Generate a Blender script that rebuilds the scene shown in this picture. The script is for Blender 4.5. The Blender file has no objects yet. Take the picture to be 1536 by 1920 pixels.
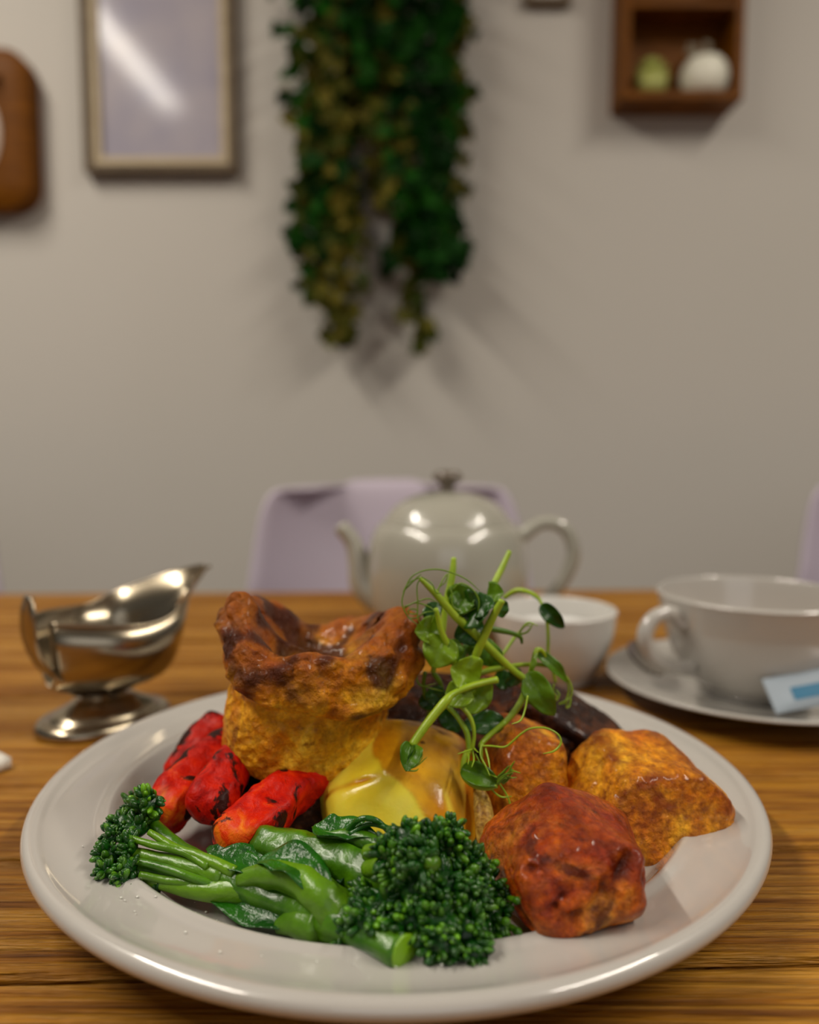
import bpy, bmesh, math, random
import numpy as np
from mathutils import Vector, Matrix, noise, Quaternion

# ------------------------------------------------------------------ camera
scene = bpy.context.scene
col = scene.collection
PITCH = math.radians(5.24)
CAMZ = 0.159
FPX = 1537.0
cam_data = bpy.data.cameras.new('camera')
cam = bpy.data.objects.new('camera', cam_data)
col.objects.link(cam)
cam.location = (0, 0, CAMZ)
cam.rotation_euler = (math.pi/2 - PITCH, 0, 0)
cam_data.sensor_fit = 'HORIZONTAL'
cam_data.sensor_width = 36
cam_data.lens = 36*FPX/1536
cam_data.clip_start = 0.01
cam_data.dof.use_dof = True
cam_data.dof.focus_distance = 0.266
cam_data.dof.aperture_fstop = 6.2
scene.camera = cam

# ------------------------------------------------------------------ world, lamps, exposure
world = bpy.data.worlds.new('world'); scene.world = world
world.use_nodes = True
bg = world.node_tree.nodes['Background']
bg.inputs[0].default_value = (1.0, 0.97, 0.92, 1)
bg.inputs[1].default_value = 0.09

def area(name, loc, rot, sx, sy, power, color):
    l = bpy.data.lights.new(name, 'AREA'); l.shape = 'RECTANGLE'
    l.size = sx; l.size_y = sy; l.energy = power; l.color = color
    o = bpy.data.objects.new(name, l); col.objects.link(o)
    o.location = loc; o.rotation_euler = rot
    return o
# two ceiling strip lamps (their housings are built further down)
area('strip_lamp_light', (-1.10, 0.20, 1.62), (0, 0, math.radians(3)), 0.10, 1.6, 34, (1.0, 0.92, 0.80))
area('strip_lamp_light', (1.25, -0.1, 1.62), (0, 0, 0), 0.10, 1.6, 30, (1.0, 0.92, 0.80))
area('camera_fill_light', (0.2, -1.9, 0.75), (math.radians(82), 0, 0), 1.6, 1.1, 3.5, (0.97, 0.97, 1.0))  # added soft fill from behind the camera, not a known window

scene.view_settings.view_transform = 'Standard'
scene.view_settings.look = 'None'
scene.view_settings.gamma = 1
scene.view_settings.use_curve_mapping = False
scene.view_settings.exposure = 0.0

# ------------------------------------------------------------------ helpers
R = math.radians
S_, C_ = math.sin(PITCH), math.cos(PITCH)
def W(px, py, z=None, D=None):
    r = Vector(((px-768)/FPX, C_ + (960-py)/FPX*S_, -S_ + (960-py)/FPX*C_))
    t = (z-CAMZ)/r.z if z is not None else D/r.y
    return Vector((0, 0, CAMZ)) + t*r

WLOC = {}
def wl(o): return WLOC.get(o.name, Vector((0, 0, 0))) if o else Vector((0, 0, 0))

def tag(o, label=None, cat=None, group=None, kind=None):
    if label: o['label'] = label
    if cat: o['category'] = cat
    if group: o['group'] = group
    if kind: o['kind'] = kind
    return o

def empty(name, loc, label, cat, group=None):
    o = bpy.data.objects.new(name, None); col.objects.link(o)
    o.empty_display_size = 0.02
    o.location = loc; WLOC[o.name] = Vector(loc)
    return tag(o, label, cat, group)

class MB:
    def __init__(s): s.v = []; s.f = []; s.n = 0; s.a = []
    def add(s, v, f, a=None):
        v = np.asarray(v, dtype=float).reshape(-1, 3)
        s.v.append(v); n = s.n
        s.f.extend([tuple(i+n for i in q) for q in f])
        s.a.append(np.full(len(v), 0.0) if a is None else np.broadcast_to(np.asarray(a, float), (len(v),)).copy())
        s.n += len(v); return s
    def build(s, name, mat, parent=None, smooth=True, loc=None, sharp=None):
        v = np.concatenate(s.v)
        if parent is not None: off = wl(parent)
        else:
            off = Vector(loc) if loc is not None else Vector((v[:, 0].mean(), v[:, 1].mean(), v[:, 2].min()))
        v = v - np.array(off)
        me = bpy.data.meshes.new(name)
        me.from_pydata(v.tolist(), [], s.f)
        at = me.attributes.new('tint', 'FLOAT', 'POINT')
        at.data.foreach_set('value', np.concatenate(s.a).astype(np.float32))
        bm = bmesh.new(); bm.from_mesh(me)
        bmesh.ops.recalc_face_normals(bm, faces=bm.faces); bm.to_mesh(me); bm.free()
        if smooth: me.polygons.foreach_set('use_smooth', [True]*len(me.polygons))
        me.materials.append(mat)
        if smooth and sharp: 
            try: me.set_sharp_from_angle(angle=R(sharp))
            except Exception: pass
        o = bpy.data.objects.new(name, me); col.objects.link(o)
        if parent is not None:
            o.parent = parent; WLOC[o.name] = off.copy()
        else:
            o.location = off; WLOC[o.name] = Vector(off)
        return o

def grid_faces(nu, nv, wrap_u=False, wrap_v=False):
    f = []
    for i in range(nu if wrap_u else nu-1):
        for j in range(nv if wrap_v else nv-1):
            a = i*nv+j; b = ((i+1) % nu)*nv+j
            c = ((i+1) % nu)*nv+(j+1) % nv; d = i*nv+(j+1) % nv
            f.append((a, b, c, d))
    return f

def catmull(pts, n):
    """n samples per span; pts may be tuples of any length"""
    P = [np.array(p, float) for p in pts]
    if len(P) == 2:
        return [P[0]+(P[1]-P[0])*i/n for i in range(n+1)]
    P = [2*P[0]-P[1]]+P+[2*P[-1]-P[-2]]
    out = []
    for i in range(1, len(P)-2):
        for k in range(n):
            t = k/n
            out.append(0.5*((2*P[i])+(-P[i-1]+P[i+1])*t+(2*P[i-1]-5*P[i]+4*P[i+1]-P[i+2])*t*t+(-P[i-1]+3*P[i]-3*P[i+1]+P[i+2])*t**3))
    out.append(P[-2]); return out

def tube(mb, pts, rad, segs=10, n=6, cap=True, flat=1.0, nz=0.0, nscale=150, att=0, ridges=None):
    """smooth tube along pts; rad scalar or list per control point"""
    if np.isscalar(rad): rad = [rad]*len(pts)
    Q = catmull([tuple(p)+(r,) for p, r in zip(pts, rad)], n)
    C = [Vector(q[:3]) for q in Q]; Rr = [max(q[3], 1e-5) for q in Q]
    T = []
    for i in range(len(C)):
        a = C[max(i-1, 0)]; b = C[min(i+1, len(C)-1)]
        T.append((b-a).normalized() if (b-a).length > 1e-9 else Vector((0, 0, 1)))
    up = Vector((0, 0, 1)) if abs(T[0].z) < 0.9 else Vector((0, 1, 0))
    N = (up - T[0]*up.dot(T[0])).normalized()
    V = []; m = len(C)
    if cap:
        ends = [(0, -1), (m-1, 1)]
    for i in range(m):
        if i: N = (N - T[i]*N.dot(T[i])).normalized()
        B = T[i].cross(N)
        for j in range(segs):
            a = 2*math.pi*j/segs
            r = Rr[i]
            if ridges: r *= 1+ridges[1]*math.cos(ridges[0]*a)
            p = C[i]+N*(math.cos(a)*r*flat)+B*(math.sin(a)*r)
            if ridges: p += (p-C[i])*(.10*noise.noise(Vector((a*2.2, i*.07, r*50)))+.05*noise.noise(Vector((a*6, i*.1, 3))))
            if nz: p += (p-C[i])*(nz*noise.noise(p*nscale))
            V.append(tuple(p))
    F = grid_faces(m, segs, wrap_v=True)
    if cap:
        V.append(tuple(C[0]-T[0]*Rr[0]*0.25)); V.append(tuple(C[-1]+T[-1]*Rr[-1]*0.25))
        for j in range(segs):
            F.append((j, (j+1) % segs, m*segs)); F.append(((m-1)*segs+(j+1) % segs, (m-1)*segs+j, m*segs+1))
    mb.add(V, F, att)
    return mb

def lathe(mb, prof, c, segs=96, fn=None, att=0):
    V = []
    m = len(prof)
    for i in range(segs):
        a = 2*math.pi*i/segs
        for (r, z) in prof:
            p = [c[0]+r*math.cos(a), c[1]+r*math.sin(a), c[2]+z]
            if fn: p = fn(p, a, r, z)
            V.append(p)
    mb.add(V, grid_faces(segs, m, wrap_u=True), att); return mb

def box(mb, c, s, rz=0.0, bev=0.0, att=0, rot=None):
    bm = bmesh.new(); bmesh.ops.create_cube(bm, size=1)
    bmesh.ops.scale(bm, vec=s, verts=bm.verts)
    if bev: bmesh.ops.bevel(bm, geom=bm.edges[:], offset=bev, segments=2, affect='EDGES', profile=0.5)
    M = Matrix.Translation(Vector(c)) @ (rot if rot is not None else Matrix.Rotation(rz, 4, 'Z'))
    bmesh.ops.transform(bm, matrix=M, verts=bm.verts)
    bm.verts.index_update()
    mb.add([tuple(v.co) for v in bm.verts], [tuple(v.index for v in f.verts) for f in bm.faces], att)
    bm.free(); return mb

_ICO = {}
def ico(sub):
    if sub not in _ICO:
        bm = bmesh.new(); bmesh.ops.create_icosphere(bm, subdivisions=sub, radius=1)
        bm.verts.index_update()
        _ICO[sub] = (np.array([tuple(v.co) for v in bm.verts]), [tuple(v.index for v in f.verts) for f in bm.faces]); bm.free()
    return _ICO[sub]

def fract(p, sc, oc=4):
    return noise.fractal(Vector(p)*sc, 1.0, 2.0, oc)

# ------------------------------------------------------------------ materials
def mat(name):
    m = bpy.data.materials.new(name); m.use_nodes = True
    nt = m.node_tree; b = nt.nodes['Principled BSDF']
    return m, nt, b
def simple(name, c, rough=0.5, metal=0, spec=0.5, coat=0):
    m, nt, b = mat(name)
    b.inputs['Base Color'].default_value = (*c, 1); b.inputs['Roughness'].default_value = rough
    b.inputs['Metallic'].default_value = metal; b.inputs['Specular IOR Level'].default_value = spec
    b.inputs['Coat Weight'].default_value = coat; b.inputs['Coat Roughness'].default_value = 0.06
    return m
def N(nt, t, **k):
    n = nt.nodes.new(t)
    for a, v in k.items():
        if hasattr(n, a): setattr(n, a, v)
        else: n.inputs[a].default_value = v
    return n
def ramp(nt, stops, fac):
    r = nt.nodes.new('ShaderNodeValToRGB'); e = r.color_ramp.elements
    while len(e) < len(stops): e.new(0.5)
    for i, (p, c) in enumerate(stops):
        e[i].position = p; e[i].color = (*c, 1)
    nt.links.new(fac, r.inputs[0]); return r.outputs[0]
def noise_t(nt, scale, detail=4, rough=0.5, vec=None, dist=0):
    n = N(nt, 'ShaderNodeTexNoise'); n.inputs['Scale'].default_value = scale
    n.inputs['Detail'].default_value = detail; n.inputs['Roughness'].default_value = rough
    n.inputs['Distortion'].default_value = dist
    if vec: nt.links.new(vec, n.inputs['Vector'])
    return n.outputs[0]
def mixc(nt, fac, a, b, mode='MIX'):
    m = N(nt, 'ShaderNodeMix', data_type='RGBA', blend_type=mode)
    for s, v in ((0, fac), (6, a), (7, b)):
        if isinstance(v, (int, float)): m.inputs[s].default_value = v
        elif isinstance(v, tuple): m.inputs[s].default_value = (*v, 1)
        else: nt.links.new(v, m.inputs[s])
    return m.outputs[2]
def mathn(nt, op, a, b=0.0, c=0.0):
    m = N(nt, 'ShaderNodeMath', operation=op)
    for i, v in enumerate((a, b, c)):
        if isinstance(v, (int, float)): m.inputs[i].default_value = v
        else: nt.links.new(v, m.inputs[i])
    return m.outputs[0]
def maprange(nt, v, a, b, c=0, d=1):
    m = N(nt, 'ShaderNodeMapRange'); m.interpolation_type = 'SMOOTHSTEP'
    for i, x in enumerate((v, a, b, c, d)):
        if isinstance(x, (int, float)): m.inputs[i].default_value = x
        else: nt.links.new(x, m.inputs[i])
    return m.outputs[0]
def bump(nt, b, h, dist, strength=1.0, prev=None):
    n = N(nt, 'ShaderNodeBump'); n.inputs['Distance'].default_value = dist; n.inputs['Strength'].default_value = strength
    nt.links.new(h, n.inputs['Height'])
    if prev: nt.links.new(prev, n.inputs['Normal'])
    nt.links.new(n.outputs[0], b.inputs['Normal']); return n.outputs[0]
def objc(nt): return N(nt, 'ShaderNodeTexCoord').outputs['Object']
def attr(nt, name='tint'):
    a = N(nt, 'ShaderNodeAttribute'); a.attribute_name = name; return a.outputs['Fac']

def m_wall():
    m, nt, b = mat('painted_plaster'); v = objc(nt)
    n1 = noise_t(nt, 1.3, 3, .5, v)
    c = ramp(nt, [(.3, (.57, .54, .485)), (.7, (.60, .565, .515))], n1)
    nt.links.new(c, b.inputs['Base Color']); b.inputs['Roughness'].default_value = .75
    bump(nt, b, noise_t(nt, 160, 4, .6, v), .0006, .4); return m
def m_wood_table():
    m, nt, b = mat('rustic_pine')
    tc = N(nt, 'ShaderNodeTexCoord'); oi = N(nt, 'ShaderNodeObjectInfo')
    mp = N(nt, 'ShaderNodeMapping'); mp.inputs['Scale'].default_value = (1.3, 34, 34)
    ad = N(nt, 'ShaderNodeVectorMath', operation='ADD')
    sc = N(nt, 'ShaderNodeVectorMath', operation='SCALE'); sc.inputs['Scale'].default_value = 9.0
    cb = N(nt, 'ShaderNodeCombineXYZ'); nt.links.new(oi.outputs['Random'], cb.inputs[0]); nt.links.new(oi.outputs['Random'], cb.inputs[1])
    nt.links.new(cb.outputs[0], sc.inputs[0])
    nt.links.new(tc.outputs['Object'], ad.inputs[0]); nt.links.new(sc.outputs[0], ad.inputs[1])
    nt.links.new(ad.outputs[0], mp.inputs[0]); v = mp.outputs[0]
    grain = noise_t(nt, 8.0, 4, .6, v, .35)
    broad = noise_t(nt, 1.6, 3, .5, v, .5)
    fine = noise_t(nt, 30, 3, .6, v, .2)
    g = mathn(nt, 'ADD', mathn(nt, 'MULTIPLY', grain, .58), mathn(nt, 'MULTIPLY', broad, .42))
    c = ramp(nt, [(.34, (.12, .036, .002)), (.44, (.29, .11, .007)), (.53, (.43, .19, .014)), (.68, (.64, .33, .045))], g)
    c2 = mixc(nt, .28, c, ramp(nt, [(.35, (.05, .015, .002)), (.6, (1, .9, .7))], fine), 'MULTIPLY')
    nt.links.new(c2, b.inputs['Base Color'])
    nt.links.new(maprange(nt, g, .4, .6, .62, .42), b.inputs['Roughness'])
    b.inputs['Specular IOR Level'].default_value = .22
    bn = bump(nt, b, grain, .0045, 1.0)
    bump(nt, b, fine, .0006, .6, bn); return m
def m_ceramic(name, c=(.72, .69, .655)):
    m, nt, b = mat(name); v = objc(nt)
    b.inputs['Base Color'].default_value = (*c, 1)
    b.inputs['Roughness'].default_value = .25; b.inputs['Coat Weight'].default_value = 1.0
    b.inputs['Coat Roughness'].default_value = .05
    return m
def m_food(name, stops, scale, detail=6, bumpd=.0008, bscale=None, rough=(.25, .5), top=None, sss=.1, dark=None, dist=.6, glossy=None, tintc=None, mott=.85):
    """crust: noise ramp; top=(z0,z1,colour,strength) browning by height with noise; dark=(scale, lo, hi, colour) spots"""
    m, nt, b = mat(name); v = objc(nt)
    n = noise_t(nt, scale, detail, .6, v, dist)
    c = ramp(nt, stops, n)
    fine = noise_t(nt, scale*6, 4, .65, v)
    c = mixc(nt, mott, c, ramp(nt, [(.32, (.38, .22, .12)), (.5, (.95, .9, .8)), (.66, (1.5, 1.6, 1.5))], fine), 'MULTIPLY')
    if top:
        sep = N(nt, 'ShaderNodeSeparateXYZ'); nt.links.new(v, sep.inputs[0])
        z = mathn(nt, 'ADD', sep.outputs[2], mathn(nt, 'MULTIPLY', mathn(nt, 'SUBTRACT', noise_t(nt, scale*.8, 5, .6, v), .5), top[4]))
        f = maprange(nt, z, top[0], top[1], 0, top[3])
        c = mixc(nt, f, c, mixc(nt, .5, top[2], ramp(nt, [(.3, tuple(x*.35 for x in top[2])), (.7, tuple(x*1.9 for x in top[2]))], noise_t(nt, scale*3, 5, .7, v)), 'MIX'))
    if dark:
        f = maprange(nt, noise_t(nt, dark[0], 4, .55, v, .8), dark[1], dark[2], 0, dark[4] if len(dark) > 4 else .9)
        c = mixc(nt, f, c, dark[3])
    if tintc:
        c = mixc(nt, attr(nt), c, tintc)
    nt.links.new(c, b.inputs['Base Color'])
    nt.links.new(maprange(nt, noise_t(nt, scale*1.7, 3, .5, v), .35, .65, rough[0], rough[1]), b.inputs['Roughness'])
    b.inputs['Specular IOR Level'].default_value = .22
    b.inputs['Subsurface Weight'].default_value = sss*.3
    b.inputs['Subsurface Radius'].default_value = (.003, .001, .0005); b.inputs['Subsurface Scale'].default_value = 1
    if glossy: b.inputs['Coat Weight'].default_value = glossy; b.inputs['Coat Roughness'].default_value = .09
    vo = N(nt, 'ShaderNodeTexVoronoi'); vo.inputs['Scale'].default_value = (bscale or scale*5); nt.links.new(v, vo.inputs['Vector'])
    bn = bump(nt, b, noise_t(nt, (bscale or scale*5), 5, .65, v, .3), bumpd, 1.0)
    bump(nt, b, vo.outputs['Distance'], bumpd*.5, .7, bn)
    return m

MW = m_wall(); MT = m_wood_table()
MPL = m_ceramic('plate_glaze', (.49, .465, .43)); MCU = m_ceramic('cup_glaze', (.50, .475, .435)); MPOT = m_ceramic('teapot_glaze', (.40, .385, .32))
STEEL = simple('polished_steel', (.40, .34, .245), .22, 1)
MIX_STEEL = simple('dull_steel', (.45, .42, .38), .28, 1)
M_YORK = m_food('batter_crust', [(.26, (.42, .10, .002)), (.42, (.70, .25, .004)), (.55, (.80, .38, .010)), (.70, (.95, .60, .04))], 50, 6, .0019, 330, (.32, .5),
                top=(.026, .056, (.24, .042, .001), .88, .050), sss=.12, dark=(70, .60, .70, (.17, .024, .002), .7), glossy=.12, tintc=(.045, .006, .001), mott=.5)
M_ROAST = m_food('roast_crust', [(.28, (.34, .055, .001)), (.42, (.56, .15, .003)), (.55, (.74, .29, .007)), (.70, (.90, .50, .035))], 44, 7, .0015, 420, (.26, .48), sss=.12,
                 dark=(60, .54, .70, (.24, .030, .001), .8), glossy=.15, tintc=(.18, .020, .001))
M_ROAST_D = m_food('dark_roast_crust', [(.28, (.20, .012, .001)), (.40, (.38, .040, .002)), (.53, (.60, .13, .004)), (.68, (.88, .38, .04))], 52, 7, .0016, 380, (.22, .42), sss=.10,
                   top=(.014, .040, (.22, .014, .001), .82, .035), dark=(60, .56, .66, (.08, .008, .001), .85), glossy=.2, tintc=(.045, .004, .001))
def m_boiled():
    m, nt, b = mat('boiled_potato_flesh'); v = objc(nt)
    c = ramp(nt, [(.35, (.90, .68, .035)), (.6, (.96, .82, .09)), (.75, (.98, .90, .22))], noise_t(nt, 38, 4, .5, v, .4))
    gc = ramp(nt, [(.35, (.38, .055, .001)), (.65, (.85, .36, .004))], noise_t(nt, 55, 4, .55, v, .3))
    c = mixc(nt, attr(nt), c, gc)
    sp = maprange(nt, noise_t(nt, 240, 2, .5, v), .73, .77, 0, .8)
    c = mixc(nt, sp, c, (.10, .02, .004))
    nt.links.new(c, b.inputs['Base Color']); b.inputs['Roughness'].default_value = .22
    b.inputs['Subsurface Weight'].default_value = .25; b.inputs['Subsurface Radius'].default_value = (.005, .003, .001); b.inputs['Subsurface Scale'].default_value = 1
    b.inputs['Coat Weight'].default_value = .08; b.inputs['Coat Roughness'].default_value = .1; b.inputs['Specular IOR Level'].default_value = .3
    bump(nt, b, noise_t(nt, 110, 4, .55, v), .0005, .7); return m
M_BOIL = m_boiled()
def m_carrot():
    m, nt, b = mat('roasted_carrot'); v = objc(nt)
    c = ramp(nt, [(.32, (.20, .002, .001)), (.45, (.46, .005, .001)), (.58, (.66, .016, .001)), (.72, (.78, .085, .003))], noise_t(nt, 95, 6, .65, v, .8))
    c = mixc(nt, maprange(nt, attr(nt), .1, .9, 0, .85), c, ramp(nt, [(.4, (.70, .045, .002)), (.62, (.90, .24, .010))], noise_t(nt, 150, 3, .5, v, .8)))
    ch = maprange(nt, mathn(nt, 'ADD', noise_t(nt, 75, 5, .6, v, .9), mathn(nt, 'MULTIPLY', mathn(nt, 'MINIMUM', attr(nt), 0.0), -.13)), .52, .585, 0, .97)
    c = mixc(nt, ch, c, (.014, .004, .002))
    nt.links.new(c, b.inputs['Base Color']); b.inputs['Roughness'].default_value = .42
    b.inputs['Subsurface Weight'].default_value = .12; b.inputs['Subsurface Radius'].default_value = (.004, .001, .001); b.inputs['Subsurface Scale'].default_value = 1
    b.inputs['Coat Weight'].default_value = .03; b.inputs['Coat Roughness'].default_value = .2; b.inputs['Specular IOR Level'].default_value = .12
    bump(nt, b, noise_t(nt, 260, 5, .6, v, .5), .0009, 1); return m
M_CARROT = m_carrot()
def m_green(name, c0, c1, tc, scale=120, rough=.3, sss=.1, bd=.0004, coat=.3, trans=0):
    m, nt, b = mat(name); v = objc(nt)
    c = ramp(nt, [(.3, c0), (.7, c1)], noise_t(nt, scale, 4, .55, v, .3))
    c = mixc(nt, attr(nt), c, tc)
    nt.links.new(c, b.inputs['Base Color']); b.inputs['Roughness'].default_value = rough
    b.inputs['Subsurface Weight'].default_value = sss; b.inputs['Subsurface Radius'].default_value = (.001, .003, .0005); b.inputs['Subsurface Scale'].default_value = 1
    b.inputs['Coat Weight'].default_value = coat; b.inputs['Coat Roughness'].default_value = .12
    bump(nt, b, noise_t(nt, scale*4, 3, .5, v), bd, .8)
    if trans:
        tl = N(nt, 'ShaderNodeBsdfTranslucent'); nt.links.new(c, tl.inputs[0])
        mx = N(nt, 'ShaderNodeMixShader'); mx.inputs[0].default_value = trans
        nt.links.new(b.outputs[0], mx.inputs[1]); nt.links.new(tl.outputs[0], mx.inputs[2])
        nt.links.new(mx.outputs[0], nt.nodes['Material Output'].inputs[0])
    return m
M_BUD = m_green('broccoli_buds', (.0015, .032, .001), (.006, .088, .002), (.16, .42, .006), 300, .32, .03, .0003, .12)
M_STEM = m_green('broccoli_stem', (.010, .075, .001), (.095, .25, .003), (.20, .40, .008), 70, .34, .05, .0007, .12)
M_BLEAF = m_green('broccoli_leaf', (.002, .050, .001), (.018, .14, .003), (.10, .28, .008), 90, .32, .02, .0012, .12)
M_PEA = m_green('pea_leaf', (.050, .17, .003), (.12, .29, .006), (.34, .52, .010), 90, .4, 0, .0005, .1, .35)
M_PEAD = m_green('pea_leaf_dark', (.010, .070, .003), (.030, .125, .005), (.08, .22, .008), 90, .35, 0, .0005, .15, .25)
M_PST = m_green('pea_stem', (.24, .38, .010), (.40, .54, .020), (.07, .17, .006), 90, .4, .1, .0002, .1)
M_BEEF = m_food('braised_beef', [(.3, (.006, .0013, .0005)), (.5, (.026, .0055, .001)), (.70, (.13, .034, .005))], 90, 6, .0012, 260, (.18, .45), sss=.02, glossy=.12)
M_ONION = m_food('fried_onion', [(.3, (.38, .20, .03)), (.6, (.60, .42, .10))], 80, 3, .0006, 300, (.3, .45), sss=.3, glossy=.05)
M_CHAIR = simple('lilac_plastic', (.56, .49, .585), .5)
def m_wood(name, a, b_, sc=(6, 6, 60)):
    m, nt, b = mat(name); mp = N(nt, 'ShaderNodeMapping'); mp.inputs['Scale'].default_value = sc
    nt.links.new(objc(nt), mp.inputs[0])
    nt.links.new(ramp(nt, [(.35, a), (.65, b_)], noise_t(nt, 3, 4, .5, mp.outputs[0], .5)), b.inputs['Base Color'])
    b.inputs['Roughness'].default_value = .5; b.inputs['Specular IOR Level'].default_value = .12; return m
M_BOXW = m_wood('stained_oak', (.115, .036, .0006), (.19, .062, .0015))
M_FRAME = m_wood('weathered_frame_wood', (.13, .095, .06), (.18, .135, .09))
M_SLIP = m_wood('lit_frame_wood', (.50, .40, .26), (.60, .50, .34))  # pale tone paints in the light falling on the inner frame face
M_LEG = m_wood('beech_leg', (.35, .20, .08), (.45, .27, .12))

# ------------------------------------------------------------------ setting
YW = 1.62
def structure(name, mb, m):
    return tag(mb.build(name, m, smooth=False), kind='structure')
structure('wall_back', box(MB(), (0, YW+.05, .475), (5, .1, 2.45)), MW)
M_FLOOR = m_wood('floor_boards', (.10, .06, .035), (.16, .10, .06), (3, 30, 3))
structure('floor', box(MB(), (0, 0, -.80), (5, 5, .1)), M_FLOOR)
structure('ceiling', box(MB(), (0, -.0, 1.75), (5, 3.34, .1)), simple('ceiling_paint', (.7, .69, .66), .8))

M_LAMPB = simple('lamp_housing', (.75, .75, .75), .4)
for i, (x, y, rz, lab) in enumerate(((-1.10, .20, R(3), 'white ceiling strip lamp on the left, mirrored in the picture glass'), (1.25, -.1, 0, 'white ceiling strip lamp on the right, above the teacup side'))):
    e = empty('strip_lamp', (x, y, 1.70), lab, 'lamp', 'ceiling strip lamps')
    box(MB(), (x, y, 1.675), (.14, 1.7, .05), rz, .006).build('housing', M_LAMPB, e)
    box(MB(), (x, y, 1.637), (.115, 1.62, .025), rz, .006).build('diffuser', simple('diffuser_plastic', (.85, .85, .85), .3), e)

# ------------------------------------------------------------------ table
random.seed(3); TR = R(2.0)
table = empty('wooden_table', (0, .45, -.75), 'rustic pine table with wide grained planks, under all the crockery', 'table')
PWID = .0675; y_first = .2325
ca, sa = math.cos(TR), math.sin(TR)
for k in range(-6, 10):
    yc = y_first + PWID*(k+.5)
    if y_first+PWID*(k+1) > .86: break
    bm = bmesh.new()
    L = 2.1
    # plank with slightly uneven worn top edge
    nx = 60; prof = [(-.5, -.020), (-.5, -.0025), (-.478, -.0004), (-.3, 0), (.3, 0), (.478, -.0004), (.5, -.0025), (.5, -.020)]
    V = []
    for i in range(nx):
        x = -L/2+L*i/(nx-1)
        for (u, z) in prof:
            gap = .0014+.0007*noise.noise(Vector((x*12, k*7.1, u*3)))
            y = u*PWID - math.copysign(gap, u) if abs(u) > .4 else u*PWID
            yy = yc+y
            V.append((x*ca-(yy-.3)*sa, .3+x*sa+(yy-.3)*ca, z))
    mb = MB(); mb.add(V, grid_faces(nx, len(prof), wrap_v=True)); bm.free()
    n = len(prof)
    mb.f.append(tuple(range(n))); mb.f.append(tuple((nx-1)*n+i for i in range(n)))
    mb.build('plank', MT, table, smooth=False)
def trot(x, y): return (x*ca-(y-.3)*sa, .3+x*sa+(y-.3)*ca)
for sx in (-.96, .96):
    for y in (-.1, .78):
        p = trot(sx, y); box(MB(), (p[0], p[1], -.385), (.07, .07, .73), TR, .004).build('leg', MT, table, smooth=False)
for y in (-.1, .78):
    p = trot(0, y); box(MB(), (p[0], p[1], -.06), (1.85, .025, .08), TR, .002).build('apron', MT, table, smooth=False)
for x in (-.96, .96):
    p = trot(x, .34); box(MB(), (p[0], p[1], -.06), (.025, .81, .08), TR, .002).build('apron', MT, table, smooth=False)

# ------------------------------------------------------------------ dinner plate
PC = (-.0045, .3245, 0)
prof = [(0, .0045), (.05, .0045), (.080, .004), (.083, 0), (.087, 0), (.090, .004), (.104, .0085), (.122, .0140), (.134, .0160), (.1385, .0175), (.1403, .0200), (.1398, .0222), (.1380, .0234),
        (.1355, .0233), (.1325, .0220), (.127, .0205), (.120, .0196), (.1160, .0193), (.1128, .0199), (.1112, .0194), (.1090, .0170), (.1065, .0140), (.1045, .0120), (.1020, .0109), (.0980, .0104), (.0900, .0102), (.05, .0100), (0, .0100)]
pr = [tuple(q) for q in catmull(prof, 3)]
pr = [(max(0, r), z) for r, z in pr]
pl = lathe(MB(), pr, PC, 160).build('dinner_plate', MPL, loc=PC)
tag(pl, 'large white dinner plate with a raised rim, carrying the roast dinner', 'plate')

# ------------------------------------------------------------------ blob tool
def blob(c, size, planes=None, p=7, sub=6, nz=.06, ns=45, rot=None, fn=None, rough=.0, rs=200, att=None, seed=0, edge=0.0):
    """rounded polyhedron blob. planes: list of (normal, distance) in unit space"""
    v, f = ico(sub); out = np.empty_like(v)
    if rot is None: rot = Matrix.Identity(3)
    PN = None
    if planes:
        PN = np.array([Vector(n).normalized()[:] for n, d in planes]); PD = np.array([d for n, d in planes])
        q = np.maximum(v @ PN.T, 0)/PD
        base = (np.abs(v)**2.0).sum(1)  # unit sphere term
        rr = ((q**p).sum(1) + 0.9**p*1e-1)**(-1/p)
        rr = np.minimum(rr, 1.35)
    else: rr = np.ones(len(v))
    so = Vector((seed*3.7, seed*1.3, seed*2.1))
    A = np.zeros(len(v)); E_ = np.zeros(len(v))
    if planes and edge:
        qs = np.sort(q, axis=1); E_ = np.clip((qs[:, -2]/np.maximum(qs[:, -1], 1e-6)-.80)/.19, 0, 1)*edge
    C = Vector(c); S = Vector(size)
    for i in range(len(v)):
        d = Vector(v[i]); r = rr[i]
        q = Vector((d.x*r*S.x, d.y*r*S.y, d.z*r*S.z))
        q0 = q+so
        k = 1+nz*noise.fractal(q0*ns, 1.0, 2.0, 3)
        if rough: k += rough*noise.fractal(q0*rs, .8, 2.0, 3)
        q *= k
        if edge: A[i] = E_[i]*max(0, min(1, .75+1.6*noise.noise(q0*110)))
        if fn:
            q, tt = fn(q, d); A[i] = max(A[i], tt)
        out[i] = (C+rot@q)[:]
    return out, f, A
def rot3(rx=0, ry=0, rz=0):
    return (Matrix.Rotation(R(rz), 3, 'Z') @ Matrix.Rotation(R(ry), 3, 'Y') @ Matrix.Rotation(R(rx), 3, 'X'))

def sstep(a, b, x):
    t = min(1, max(0, (x-a)/(b-a))); return t*t*(3-2*t)

# ---- roast potatoes
def crease(q, a, b, w, depth, wob=0.15):
    a = Vector(a); b = Vector(b); ab = b-a
    t = max(0, min(1, (q-a).dot(ab)/ab.length_squared))
    d = (q-(a+ab*t)).length
    d *= 1+wob*4*noise.noise(q*180)
    return depth*math.exp(-(d/w)**2)

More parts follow.
